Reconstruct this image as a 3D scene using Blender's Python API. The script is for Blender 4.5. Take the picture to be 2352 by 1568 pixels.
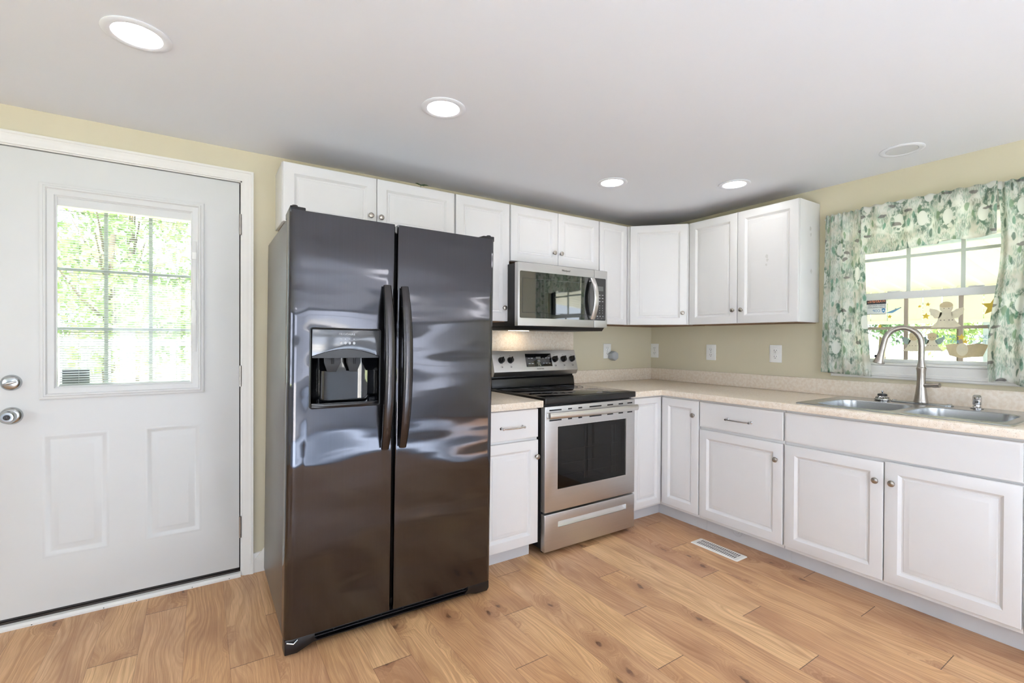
import bpy, bmesh, math, random
from mathutils import Vector, Matrix, Euler

for o in list(bpy.data.objects):
    bpy.data.objects.remove(o)
SC = bpy.context.scene
COL = SC.collection
PI = math.pi
random.seed(7)

# ------------------------------------------------------------------ camera, world, sun, exposure
CEIL = 2.2524
CAM_LOC = (-3.377, -2.895, 1.2556)
YAW, PITCH, ROLL = 0.5793, -0.0070, 0.0046
_F = Vector((math.sin(YAW), math.cos(YAW), 0)); _R = Vector((math.cos(YAW), -math.sin(YAW), 0)); _U = Vector((0, 0, 1))
_F, _U = _F * math.cos(PITCH) + _U * math.sin(PITCH), _U * math.cos(PITCH) - _F * math.sin(PITCH)
_R, _U = _R * math.cos(ROLL) + _U * math.sin(ROLL), _U * math.cos(ROLL) - _R * math.sin(ROLL)
cam_data = bpy.data.cameras.new('camera')
cam = bpy.data.objects.new('camera', cam_data); COL.objects.link(cam)
cam.matrix_world = Matrix(((_R.x, _U.x, -_F.x, CAM_LOC[0]), (_R.y, _U.y, -_F.y, CAM_LOC[1]), (_R.z, _U.z, -_F.z, CAM_LOC[2]), (0, 0, 0, 1)))
cam_data.sensor_width = 36.0
cam_data.lens = 36.0 * 1090.8 / 2352
cam_data.shift_x = -(1178.5 - 1176) / 2352
cam_data.shift_y = (788.5 - 784) / 2352
cam_data.clip_start = 0.02; cam_data.clip_end = 300
SC.camera = cam

vs = SC.view_settings
vs.view_transform = 'Standard'; vs.look = 'None'; vs.gamma = 1.0; vs.use_curve_mapping = False
vs.exposure = 0.28
SC.cycles.use_denoising = True
SC.cycles.max_bounces = 8; SC.cycles.diffuse_bounces = 5; SC.cycles.glossy_bounces = 4
SC.cycles.transparent_max_bounces = 12; SC.cycles.sample_clamp_indirect = 6.0

world = bpy.data.worlds.new('sky'); SC.world = world; world.use_nodes = True
wn = world.node_tree; wn.nodes.clear()
w_out = wn.nodes.new('ShaderNodeOutputWorld'); w_bg = wn.nodes.new('ShaderNodeBackground')
w_bg.inputs['Color'].default_value = (0.80, 0.87, 1.0, 1); w_bg.inputs['Strength'].default_value = 6.0
wn.links.new(w_bg.outputs[0], w_out.inputs[0])

sun_d = bpy.data.lights.new('sun', 'SUN'); sun_d.energy = 42.0; sun_d.angle = math.radians(0.6); sun_d.color = (0.98, 0.96, 0.94)
sun = bpy.data.objects.new('sun', sun_d); COL.objects.link(sun)
sun.rotation_euler = Vector((0.10, 0.64, -0.76)).to_track_quat('-Z', 'Y').to_euler()   # from behind the camera, high


def portal(x, y, z, rot, sx, sy):
    """marks a window opening so the sky's light is sampled through it"""
    d = bpy.data.lights.new('sky_portal', 'AREA'); d.shape = 'RECTANGLE'; d.size = sx; d.size_y = sy
    d.cycles.is_portal = True
    o = bpy.data.objects.new('sky_portal', d); COL.objects.link(o); o.location = (x, y, z); o.rotation_euler = rot


portal(-1.90, -5.10, 1.45, (-PI / 2, 0, PI), 1.0, 1.2)
portal(-0.80, -5.10, 1.475, (-PI / 2, 0, PI), 0.7, 0.95)
portal(-3.60, -5.10, 1.02, (-PI / 2, 0, PI), 1.6, 2.0)
portal(-6.35, -2.60, 1.40, (PI / 2, 0, -PI / 2), 1.8, 1.3)
portal(0.13, -1.95, 1.55, (PI / 2, 0, PI / 2), 0.8, 0.9)
DOWNLIGHT = 23.0
DOWNLIGHT_COL = (0.99, 0.97, 0.97)


# ------------------------------------------------------------------ node helpers
def lin(c):
    r = []
    for v in c[:3]:
        v = v / 255.0
        r.append(v / 12.92 if v <= 0.04045 else ((v + 0.055) / 1.055) ** 2.4)
    return (r[0], r[1], r[2], 1.0)


class NT:
    def __init__(s, name):
        s.m = bpy.data.materials.new(name); s.m.use_nodes = True; s.t = s.m.node_tree
        s.b = s.t.nodes['Principled BSDF']; s.out = s.t.nodes['Material Output']

    def n(s, typ, **kw):
        nd = s.t.nodes.new(typ)
        for k, v in kw.items(): setattr(nd, k, v)
        return nd

    def put(s, sock, v):
        if hasattr(v, 'is_output'): s.t.links.new(v, sock)
        elif isinstance(v, (tuple, list)) and len(v) == 3 and sock.type == 'RGBA': sock.default_value = (*v, 1)
        else: sock.default_value = v

    def math(s, op, a, b=0.0, c=0.0, clamp=False):
        nd = s.n('ShaderNodeMath', operation=op); nd.use_clamp = clamp
        for i, v in enumerate((a, b, c)): s.put(nd.inputs[i], v)
        return nd.outputs[0]

    def add(s, a, b): return s.math('ADD', a, b)
    def sub(s, a, b): return s.math('SUBTRACT', a, b)
    def mul(s, a, b): return s.math('MULTIPLY', a, b)

    def sstep(s, v, a, b, lo=0.0, hi=1.0):
        nd = s.n('ShaderNodeMapRange', interpolation_type='SMOOTHSTEP')
        for i, q in enumerate((v, a, b, lo, hi)): s.put(nd.inputs[i], q)
        return nd.outputs[0]

    def comb(s, x=0.0, y=0.0, z=0.0):
        nd = s.n('ShaderNodeCombineXYZ')
        for i, v in enumerate((x, y, z)): s.put(nd.inputs[i], v)
        return nd.outputs[0]

    def sep(s, v):
        nd = s.n('ShaderNodeSeparateXYZ'); s.put(nd.inputs[0], v); return nd.outputs

    def coord(s, kind='Object'): return s.n('ShaderNodeTexCoord').outputs[kind]

    def mapping(s, v, loc=(0, 0, 0), rot=(0, 0, 0), sc=(1, 1, 1)):
        nd = s.n('ShaderNodeMapping'); s.put(nd.inputs[0], v)
        nd.inputs[1].default_value = loc; nd.inputs[2].default_value = rot; nd.inputs[3].default_value = sc
        return nd.outputs[0]

    def noise(s, v, scale, detail=2.0, rough=0.5, dist=0.0, col=False):
        nd = s.n('ShaderNodeTexNoise'); s.put(nd.inputs['Vector'], v)
        nd.inputs['Scale'].default_value = scale; nd.inputs['Detail'].default_value = detail
        nd.inputs['Roughness'].default_value = rough; nd.inputs['Distortion'].default_value = dist
        return nd.outputs['Color' if col else 'Fac']

    def voro(s, v, scale, rand=1.0, feature='F1', dims='3D'):
        nd = s.n('ShaderNodeTexVoronoi', feature=feature, voronoi_dimensions=dims); s.put(nd.inputs['Vector'], v)
        nd.inputs['Scale'].default_value = scale; nd.inputs['Randomness'].default_value = rand
        return nd.outputs['Distance'], nd.outputs['Color']

    def mix(s, f, a, b, blend='MIX'):
        nd = s.n('ShaderNodeMix', data_type='RGBA', blend_type=blend)
        s.put(nd.inputs[0], f); s.put(nd.inputs[6], a); s.put(nd.inputs[7], b)
        return nd.outputs[2]

    def bump(s, h, strength=0.1, dist=0.01):
        nd = s.n('ShaderNodeBump'); s.put(nd.inputs['Height'], h)
        nd.inputs['Strength'].default_value = strength; nd.inputs['Distance'].default_value = dist
        s.t.links.new(nd.outputs[0], s.b.inputs['Normal'])

    def set(s, **kw):
        for k, v in kw.items(): s.put(s.b.inputs[k.replace('_', ' ')], v)
        return s


def plain(name, rgb, rough=0.5, metal=0.0, spec=0.5, var=0.03, vscale=9.0, coat=0.0, bump=0.0, bscale=60):
    """principled material with a slight procedural tone variation"""
    s = NT(name); c = lin(rgb)
    nz = s.noise(s.coord(), vscale, 3)
    f = s.sstep(nz, 0.3, 0.7)
    d = tuple(max(0, q * (1 - var * 2)) for q in c[:3])
    s.set(Base_Color=s.mix(f, (*d, 1), c), Roughness=rough, Metallic=metal)
    s.b.inputs['Specular IOR Level'].default_value = spec
    s.b.inputs['Coat Weight'].default_value = coat
    if bump: s.bump(s.noise(s.coord(), bscale, 2), bump, 0.002)
    return s.m


def brushed(name, rgb, rough=0.3, axis='Z', wav=0.0, wscale=3.0, aniso=0.7, grain=0.06, rot=0.0):
    s = NT(name); c = lin(rgb)
    co = s.coord()
    sc = {'Z': (260, 260, 2.0), 'X': (2.0, 260, 260)}[axis]
    g = s.noise(s.mapping(co, sc=sc), 1.0, 2)
    s.set(Base_Color=s.mix(g, tuple(q * (1 - grain) for q in c[:3]) + (1,), tuple(min(1, q * (1 + grain)) for q in c[:3]) + (1,)), Metallic=1.0, Roughness=rough)
    s.b.inputs['Anisotropic'].default_value = aniso
    s.b.inputs['Anisotropic Rotation'].default_value = rot
    tg = s.n('ShaderNodeTangent', direction_type='RADIAL', axis='Z'); s.t.links.new(tg.outputs[0], s.b.inputs['Tangent'])
    if wav: s.bump(s.add(s.noise(s.mapping(co, sc=(0.5, 1.0, 1.9)), wscale, 1.0), s.mul(s.noise(s.mapping(co, sc=(0.55, 1.0, 2.0)), 6.5, 1.0), 0.07)), wav, 0.035)
    return s.m


def emit(name, rgb, strength):
    s = NT(name); s.t.nodes.remove(s.b)
    e = s.n('ShaderNodeEmission'); e.inputs[0].default_value = (*rgb, 1); e.inputs[1].default_value = strength
    s.t.links.new(e.outputs[0], s.out.inputs[0]); return s.m


def pane_mat(name, tint=(1, 1, 1), refl=0.07):
    s = NT(name); s.t.nodes.remove(s.b)
    t = s.n('ShaderNodeBsdfTransparent'); t.inputs[0].default_value = (*tint, 1)
    g = s.n('ShaderNodeBsdfGlossy'); g.inputs['Roughness'].default_value = 0.0
    lw = s.n('ShaderNodeLayerWeight'); fc = s.add(s.mul(s.math('POWER', lw.outputs['Facing'], 5.0), 0.85), refl * 0.45)
    mx = s.n('ShaderNodeMixShader')
    s.t.links.new(fc, mx.inputs[0]); s.t.links.new(t.outputs[0], mx.inputs[1]); s.t.links.new(g.outputs[0], mx.inputs[2])
    s.t.links.new(mx.outputs[0], s.out.inputs[0]); return s.m


def floor_mat():
    s = NT('laminate_oak_floor'); x, y, z = s.sep(s.coord())
    W, L = 0.152, 1.255
    u = s.math('DIVIDE', s.add(x, 2.376 + W * 60), W); r = s.sub(s.math('FLOOR', u), 60.0); fx = s.math('FRACT', u)
    v = s.math('DIVIDE', s.add(s.sub(y, s.mul(r, 0.32)), 1.394 + L * 40), L); vid = s.math('FLOOR', v); fy = s.math('FRACT', v)
    wn_ = s.n('ShaderNodeTexWhiteNoise', noise_dimensions='3D'); s.put(wn_.inputs['Vector'], s.comb(r, vid, 0.5))
    r1, r2, r3 = s.sep(wn_.outputs['Color'])
    px = s.add(x, s.mul(r1, 17.0)); py = s.add(y, s.mul(r2, 23.0))
    # knots
    warp0 = s.noise(s.comb(s.mul(px, 22.0), s.mul(py, 14.0), r), 1.0, 3)
    kd, kc = s.voro(s.comb(s.add(s.mul(px, 6.4), s.mul(warp0, 0.35)), s.add(s.mul(py, 3.6), s.mul(warp0, 0.3)), 0.0), 1.0, 0.9, dims='2D')
    gate = s.sstep(s.sep(kc)[0], 0.74, 0.76)
    k = s.mul(s.sstep(kd, 0.48, 0.02), gate)
    core = s.mul(s.sstep(kd, 0.085, 0.03), gate)
    warp = s.noise(s.comb(s.mul(px, 4.0), s.mul(py, 0.9), r), 1.0, 2)
    lines = s.add(s.add(s.mul(px, 125.0), s.mul(warp, 44.0)), s.mul(k, 14.0))
    g1 = s.noise(s.comb(lines, s.mul(py, 1.3), 0.0), 0.9, 3, 0.6)
    g1 = s.sstep(g1, 0.33, 0.68)
    fine = s.noise(s.comb(s.mul(px, 420.0), s.mul(py, 9.0), 0.0), 1.0, 2)
    blot = s.sstep(s.noise(s.comb(s.mul(px, 7.0), s.mul(py, 2.2), 3.0), 1.0, 3), 0.42, 0.75)
    base = s.mix(r3, lin((216, 168, 118)), lin((240, 198, 146)))
    pink = s.mix(s.mul(r1, 0.55), base, lin((190, 146, 118)))
    c = s.mix(s.mul(g1, 0.50), pink, lin((152, 104, 68)))
    c = s.mix(s.mul(s.sstep(fine, 0.4, 0.75), 0.38), c, lin((150, 106, 72)))
    c = s.mix(s.mul(blot, 0.55), c, lin((142, 94, 64)))
    c = s.mix(s.mul(k, 0.55), c, lin((136, 88, 58)))
    c = s.mix(s.mul(core, 0.75), c, lin((92, 60, 42)))
    ex = s.mul(s.math('MINIMUM', fx, s.sub(1.0, fx)), W); ey = s.mul(s.math('MINIMUM', fy, s.sub(1.0, fy)), L)
    c = s.mix(s.sstep(ex, 0.0016, 0.0004, 0.0, 0.40), c, lin((110, 74, 50)))
    c = s.mix(s.sstep(ey, 0.0022, 0.0008, 0.0, 0.85), c, lin((62, 42, 30)))
    s.set(Base_Color=c, Roughness=s.sstep(g1, 0.0, 1.0, 0.30, 0.42))
    s.b.inputs['Specular IOR Level'].default_value = 0.45
    s.bump(s.sub(s.mul(s.math('MINIMUM', s.sstep(ex, 0, 0.0015), s.sstep(ey, 0, 0.002)), 1.0), s.mul(g1, 0.15)), 0.25, 0.0012)
    return s.m


def counter_mat():
    s = NT('speckled_laminate'); co = s.coord()
    base = s.mix(s.sstep(s.noise(co, 55, 3), 0.35, 0.65), lin((226, 211, 191)), lin((235, 224, 208)))
    d1, c1 = s.voro(co, 230, 1.0)
    sp = s.mul(s.sstep(d1, 0.40, 0.26), s.sstep(s.sep(c1)[0], 0.72, 0.78))
    base = s.mix(s.mul(sp, 0.75), base, lin((140, 116, 96)))
    d2, c2 = s.voro(co, 310, 1.0)
    sp2 = s.mul(s.sstep(d2, 0.42, 0.3), s.sstep(s.sep(c2)[1], 0.70, 0.76))
    base = s.mix(s.mul(sp2, 0.6), base, lin((236, 226, 212)))
    s.set(Base_Color=base, Roughness=0.32); return s.m


def curtain_mat():
    s = NT('botanical_print_cotton'); uv = s.coord('UV')
    uvz = s.comb(s.sep(uv)[0], s.sep(uv)[1], 0.0)
    wob = s.noise(uvz, 18, 2, col=True)
    wu = s.n('ShaderNodeVectorMath', operation='MULTIPLY_ADD'); s.put(wu.inputs[0], wob); wu.inputs[1].default_value = (0.035, 0.035, 0); s.put(wu.inputs[2], uvz)
    wv = wu.outputs[0]
    c = s.mix(s.sstep(s.noise(uvz, 8, 3), 0.42, 0.64), lin((253, 254, 250)), lin((238, 236, 228)))
    def cells(rot, sc, loc, rand=1.0, v=wv): return s.voro(s.mapping(v, loc=loc, rot=(0, 0, rot), sc=sc), 1.0, rand, dims='2D')
    # watercolour foliage: soft clumps broken up by fine strokes
    for k, (rgb, lo, sc, rot) in enumerate((((150, 186, 166), 0.50, 12, 0.5), ((142, 150, 128), 0.54, 10, -0.7), ((176, 204, 188), 0.48, 15, 1.6), ((128, 150, 142), 0.56, 11, 2.4))):
        clump = s.sstep(s.noise(s.mapping(uvz, loc=(k * 3.1, k * 1.7, 0)), sc, 2, 0.5), lo, lo + 0.08)
        stroke = s.sstep(s.noise(s.mapping(wv, loc=(k, 2, 0), rot=(0, 0, rot), sc=(190, 38, 1)), 1.0, 2), 0.44, 0.60)
        c = s.mix(s.mul(s.mul(clump, stroke), 0.50), c, lin(rgb))
    # leaves
    for rot, sc, rgb, lc in ((0.9, (30, 14, 1), (140, 184, 164), 0.84), (-0.5, (28, 13, 1), (160, 186, 154), 0.84), (2.2, (32, 15, 1), (120, 150, 134), 0.87)):
        d, cc = cells(rot, sc, (rot * 5, 1, 0))
        c = s.mix(s.mul(s.sstep(d, 0.34, 0.24), s.sstep(s.sep(cc)[1], lc, lc + 0.02, 0, 0.75)), c, lin(rgb))
    # round white blossoms on a tuft of dark green leaves
    d, cc = cells(0.0, (5.6, 4.3, 1), (0.35, 0.2, 0), 0.55, uvz)
    on = s.sstep(s.sep(cc)[2], 0.28, 0.29)
    tuft = s.sstep(s.noise(uvz, 48, 3), 0.44, 0.56)
    c = s.mix(s.mul(s.mul(s.sstep(d, 0.36, 0.26), on), s.mul(tuft, 0.7)), c, lin((116, 150, 130)))
    c = s.mix(s.mul(s.sstep(d, 0.180, 0.168), on), c, lin((250, 251, 248)))
    # small dark birds: body and tail
    d, cc = cells(0.35, (6.2, 19, 1), (0.9, 0.1, 0), 0.7)
    c = s.mix(s.mul(s.sstep(d, 0.20, 0.15), s.sstep(s.sep(cc)[0], 0.72, 0.73, 0, 0.7)), c, lin((146, 140, 140)))
    s.set(Base_Color=c, Roughness=0.9); s.b.inputs['Specular IOR Level'].default_value = 0.1
    tr = s.n('ShaderNodeBsdfTranslucent'); s.put(tr.inputs[0], c)
    mx = s.n('ShaderNodeMixShader'); mx.inputs[0].default_value = 0.66
    s.t.links.new(s.b.outputs[0], mx.inputs[1]); s.t.links.new(tr.outputs[0], mx.inputs[2]); s.t.links.new(mx.outputs[0], s.out.inputs[0])
    return s.m


def leaf_mat(name, a, b):
    s = NT(name); c = s.mix(s.noise(s.coord(), 2.2, 3), lin(a), lin(b)); s.set(Base_Color=c, Roughness=0.7)
    tr = s.n('ShaderNodeBsdfTranslucent'); s.put(tr.inputs[0], c)
    mx = s.n('ShaderNodeMixShader'); mx.inputs[0].default_value = 0.4
    s.t.links.new(s.b.outputs[0], mx.inputs[1]); s.t.links.new(tr.outputs[0], mx.inputs[2]); s.t.links.new(mx.outputs[0], s.out.inputs[0])
    return s.m


def fridge_side_mat():
    s = NT('textured_grey_steel_side'); co = s.coord()
    s.set(Base_Color=s.mix(s.noise(co, 5, 2), lin((112, 108, 102)), lin((132, 129, 124))), Roughness=0.36, Metallic=0.75)
    s.bump(s.noise(co, 420, 2), 0.35, 0.001); return s.m


M = dict(
    ceiling=plain('ceiling_paint', (238, 241, 247), 0.9, spec=0.2, var=0.006, vscale=1.2),
    wall=plain('beige_wall_paint', (208, 200, 175), 0.7, spec=0.3, var=0.012, vscale=2.0, bump=0.05, bscale=240),
    wallwhite=plain('rear_wall_bounce_white', (224, 229, 236), 0.7, spec=0.3, var=0.01, vscale=2.0),  # unseen rear walls whitened to bounce cool light forward
    floor=floor_mat(), counter=counter_mat(), curtain=curtain_mat(),
    white=plain('white_thermofoil', (228, 227, 226), 0.34, spec=0.45, var=0.01, vscale=4),
    toe=plain('white_toe_board', (212, 213, 215), 0.5, var=0.03, vscale=7),
    trim=plain('white_trim_paint', (232, 231, 226), 0.42, var=0.012, vscale=5),
    door=plain('white_door_paint', (216, 217, 215), 0.42, var=0.012, vscale=3),
    under=plain('bare_particle_board', (122, 90, 60), 0.8, var=0.1, vscale=40),
    nickel=plain('brushed_nickel', (176, 170, 162), 0.28, 1.0, var=0.06, vscale=60),
    chrome=plain('chrome', (205, 205, 205), 0.10, 1.0, var=0.02),
    satin=plain('satin_chrome', (190, 194, 196), 0.24, 1.0, var=0.03, vscale=40),
    fsteel=brushed('dark_stainless', (88, 88, 92), 0.13, 'Z', wav=0.62, wscale=2.6, aniso=0.85),
    fdark=plain('dark_bronze_metal', (78, 76, 77), 0.26, 1.0, var=0.04, vscale=30),
    fside=fridge_side_mat(),
    fpanel=plain('grey_gloss_plastic', (98, 99, 101), 0.14, 0.6, var=0.05, vscale=8),
    black=plain('black_plastic', (17, 17, 19), 0.28, var=0.1, vscale=30),
    matte=plain('black_matte_metal', (14, 15, 18), 0.5, var=0.1, vscale=30),
    gloss=plain('black_glass', (7, 8, 10), 0.04, spec=1.0, var=0.05),
    mwglass=plain('coated_black_glass', (8, 11, 12), 0.03, spec=1.0, var=0.05),
    cookglass=plain('black_ceramic_glass', (9, 9, 11), 0.05, spec=0.6, var=0.05),
    ring=plain('grey_burner_print', (70, 70, 72), 0.2, var=0.05),
    steel=brushed('stainless_steel', (204, 203, 202), 0.40, 'X', aniso=0.5),
    sinksteel=brushed('sink_stainless', (188, 190, 190), 0.26, 'X', aniso=0.4),
    steeledge=plain('bright_steel_edge', (226, 224, 221), 0.33, 1.0, var=0.02),
    ink=plain('dark_print', (40, 40, 42), 0.6, var=0.02),
    greyink=plain('light_grey_print', (176, 178, 180), 0.5, var=0.02),
    whiteink=plain('white_print', (225, 225, 225), 0.5, var=0.02),
    display=plain('display_window', (96, 98, 96), 0.1, var=0.02),
    outlet=plain('white_outlet_plastic', (238, 238, 234), 0.35, var=0.01),
    slot=plain('dark_slot', (40, 38, 36), 0.7, var=0.05),
    hexgrey=plain('grey_plastic', (165, 168, 170), 0.5, var=0.02),
    rubber=plain('dark_rubber', (46, 42, 40), 0.7, var=0.1, vscale=30),
    bronze=plain('bronze_threshold', (60, 52, 46), 0.45, 0.5, var=0.1, vscale=12),
    vent=plain('white_register_enamel', (240, 238, 232), 0.35, var=0.01),
    diffuser=emit('downlight_diffuser', DOWNLIGHT_COL, DOWNLIGHT),
    diffuser2=emit('bright_downlight_diffuser', DOWNLIGHT_COL, 36.0),
    offdiff=plain('unlit_diffuser', (222, 225, 230), 0.5, var=0.01),
    hood=emit('hood_lamp_glow', (1.0, 0.82, 0.60), 15.0),
    pane=pane_mat('window_glass'), pane2=pane_mat('door_glass', (0.84, 0.85, 0.84)), pane3=pane_mat('sink_window_glass', (0.78, 0.79, 0.78)),  # door and sink panes tinted to dim the bright view outside
    vinyl=plain('white_vinyl', (226, 228, 226), 0.4, var=0.01),
    muntin=plain('grid_bar_tan', (170, 158, 140), 0.5, var=0.02), muntin2=plain('grid_bar_backlit_tone', (214, 222, 212), 0.5, var=0.02),  # green grey of the backlit door bars put into the second colour
    slat=plain('white_blind_slat', (236, 238, 234), 0.5, var=0.01),
    leaf=leaf_mat('leaf_mid', (120, 146, 96), (168, 188, 130)), leaf2=leaf_mat('leaf_pale', (142, 166, 112), (192, 206, 152)), leaf3=leaf_mat('leaf_dark', (84, 112, 84), (124, 150, 112)),
    bark=plain('bark', (112, 98, 82), 0.9, var=0.2, vscale=8),
    grass=plain('lawn', (168, 176, 128), 0.95, var=0.12, vscale=1.2),
    roofwhite=plain('white_roof_sheet', (240, 240, 232), 0.5, var=0.01),
    siding=plain('cream_siding', (232, 228, 208), 0.6, var=0.02),
    postgrey=plain('grey_post_paint', (186, 198, 204), 0.6, var=0.03),
    concrete=plain('concrete', (196, 192, 184), 0.9, var=0.06, vscale=6),
    carpaint=plain('silver_car_paint', (176, 190, 204), 0.25, 0.3, var=0.02), carglass=plain('car_glass', (70, 92, 104), 0.1, var=0.05),
    cling=plain('cream_cling_film', (226, 218, 190), 0.5, var=0.05, vscale=30), clingtan=plain('tan_cling_film', (206, 190, 150), 0.5, var=0.06, vscale=30),
    clinggold=plain('gold_star_film', (226, 196, 72), 0.4, var=0.06, vscale=60), clingblue=plain('blue_letter_film', (120, 170, 200), 0.5, var=0.03),
    clingdark=plain('dark_cling_detail', (70, 60, 54), 0.6, var=0.05), clinggreen=plain('grey_green_film', (150, 170, 160), 0.5, var=0.05),
    signwhite=plain('sticker_white', (232, 234, 232), 0.5, var=0.01), signnavy=plain('sticker_dark_band', (44, 52, 62), 0.5, var=0.02), signorange=plain('sticker_orange_print', (232, 150, 110), 0.5, var=0.02), signblue=plain('sticker_blue_shield', (64, 132, 176), 0.5, var=0.02),
    signback=plain('sticker_back_green_grey', (138, 148, 134), 0.6, var=0.03),
    rug=plain('pale_blue_bounce_rug', (202, 217, 236), 0.95, var=0.03, vscale=20),  # bluish so that its bounce cools the ceiling
    residue=plain('adhesive_residue', (212, 211, 207), 0.6, var=0.05, vscale=90),
    inside=plain('dark_oven_cavity', (62, 60, 58), 0.6, var=0.1), rack=plain('oven_rack_wire', (150, 150, 148), 0.3, 1.0),
)


# ------------------------------------------------------------------ mesh helpers
class MB:
    """collects shapes and links them as one mesh object"""
    def __init__(s): s.bm = bmesh.new(); s.mi = 0

    def _merge(s, b):
        for f in b.faces: f.material_index = s.mi
        me = bpy.data.meshes.new('tmp'); b.to_mesh(me); b.free(); s.bm.from_mesh(me); bpy.data.meshes.remove(me); return s

    def box(s, x0, x1, y0, y1, z0, z1, bev=0.0, seg=2, rot=None):
        b = bmesh.new(); bmesh.ops.create_cube(b, size=1)
        c = Vector(((x0 + x1) / 2, (y0 + y1) / 2, (z0 + z1) / 2))
        for v in b.verts: v.co = Vector((v.co.x * (x1 - x0), v.co.y * (y1 - y0), v.co.z * (z1 - z0)))
        if bev > 0: bmesh.ops.bevel(b, geom=b.edges[:], offset=bev, segments=seg, affect='EDGES', profile=0.5, clamp_overlap=True)
        m = Matrix.Translation(c)
        if rot is not None: m = m @ Euler(rot).to_matrix().to_4x4()
        bmesh.ops.transform(b, matrix=m, verts=b.verts[:])
        return s._merge(b)

    def prism(s, pts, axis, a0, a1, bev=0.0, seg=2):
        """pts: 2D polygon; extruded along axis from a0 to a1 (x: pts are y,z; y: x,z; z: x,y)"""
        b = bmesh.new()
        def mk(p, a): return {'x': (a, p[0], p[1]), 'y': (p[0], a, p[1]), 'z': (p[0], p[1], a)}[axis]
        lo = [b.verts.new(mk(p, a0)) for p in pts]; hi = [b.verts.new(mk(p, a1)) for p in pts]
        b.faces.new(lo); b.faces.new(hi)
        for i in range(len(pts)): b.faces.new((lo[i], lo[(i + 1) % len(pts)], hi[(i + 1) % len(pts)], hi[i]))
        bmesh.ops.recalc_face_normals(b, faces=b.faces[:])
        if bev > 0: bmesh.ops.bevel(b, geom=b.edges[:], offset=bev, segments=seg, affect='EDGES', profile=0.5, clamp_overlap=True)
        return s._merge(b)

    def loft(s, loops, cap=True, close=True):
        b = bmesh.new(); vs_ = [[b.verts.new(p) for p in lp] for lp in loops]; n = len(loops[0])
        for i in range(len(loops) - 1):
            for j in range(n if close else n - 1):
                k = (j + 1) % n
                b.faces.new((vs_[i][j], vs_[i][k], vs_[i + 1][k], vs_[i + 1][j]))
        if cap:
            if cap in (True, 'start'): b.faces.new(vs_[0])
            if cap in (True, 'end'): b.faces.new(vs_[-1])
        bmesh.ops.recalc_face_normals(b, faces=b.faces[:])
        return s._merge(b)

    def lathe(s, prof, origin=(0, 0, 0), axis='z', n=28, ring=False):
        """prof: (radius, height) pairs along the axis"""
        b = bmesh.new(); rings = []
        o = Vector(origin); ax = {'x': Vector((1, 0, 0)), 'y': Vector((0, 1, 0)), 'z': Vector((0, 0, 1))}.get(axis) if isinstance(axis, str) else Vector(axis).normalized()
        t = Vector((0, 0, 1)) if abs(ax.z) < 0.9 else Vector((1, 0, 0)); e1 = ax.cross(t).normalized(); e2 = ax.cross(e1)
        for r, h in prof:
            if r < 1e-6: rings.append([b.verts.new(o + ax * h)])
            else: rings.append([b.verts.new(o + ax * h + e1 * r * math.cos(2 * PI * k / n) + e2 * r * math.sin(2 * PI * k / n)) for k in range(n)])
        for a, c in zip(rings, rings[1:] + (rings[:1] if ring else [])):
            for k in range(n):
                q = (k + 1) % n
                if len(a) == 1 and len(c) == 1: continue
                if len(a) == 1: b.faces.new((a[0], c[k], c[q]))
                elif len(c) == 1: b.faces.new((a[k], a[q], c[0]))
                else: b.faces.new((a[k], a[q], c[q], c[k]))
        for rg in (rings[0], rings[-1]):
            if len(rg) > 1 and not ring: b.faces.new(rg)
        bmesh.ops.recalc_face_normals(b, faces=b.faces[:])
        return s._merge(b)

    def tube(s, pts, rad, n=14, ell=None, up=None):
        """round (or elliptical: ell = (a,b) factors against `up`) tube through pts; rad number or list"""
        P = [Vector(p) for p in pts]; m = len(P); R = rad if isinstance(rad, (list, tuple)) else [rad] * m
        loops = []; ref = Vector(up) if up else None; prev = None
        for i in range(m):
            t = (P[min(i + 1, m - 1)] - P[max(i - 1, 0)]).normalized()
            if ref is not None: e1 = (ref - t * ref.dot(t)).normalized()
            elif prev is None:
                q = Vector((0, 0, 1)) if abs(t.z) < 0.9 else Vector((1, 0, 0)); e1 = (q - t * q.dot(t)).normalized()
            else: e1 = (prev - t * prev.dot(t)).normalized()
            prev = e1; e2 = t.cross(e1); a, c = ell or (1, 1)
            loops.append([P[i] + e1 * R[i] * a * math.cos(2 * PI * k / n) + e2 * R[i] * c * math.sin(2 * PI * k / n) for k in range(n)])
        return s.loft(loops)

    def ringpanel(s, x0, x1, z0, z1, y0, prof, back=None):
        """nested rectangles facing -Y: prof = [(inset, outward height)]; back = thickness behind y0"""
        loops = []
        if back is not None: loops.append([(x0, y0 + back, z0), (x1, y0 + back, z0), (x1, y0 + back, z1), (x0, y0 + back, z1)])
        for i, h in prof: loops.append([(x0 + i, y0 - h, z0 + i), (x1 - i, y0 - h, z0 + i), (x1 - i, y0 - h, z1 - i), (x0 + i, y0 - h, z1 - i)])
        return s.loft(loops, cap=True if back is not None else 'end')

    def frame(s, x0, x1, z0, z1, y0, prof):
        """mitred picture frame facing -Y; prof = [(inset from the outer edge, outward height)], first and last at the wall"""
        loops = [[(x0 + i, y0 - h, z0 + i), (x1 - i, y0 - h, z0 + i), (x1 - i, y0 - h, z1 - i), (x0 + i, y0 - h, z1 - i)] for i, h in prof]
        b = loops + [loops[0]]
        return s.loft(b, cap=False)

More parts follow.
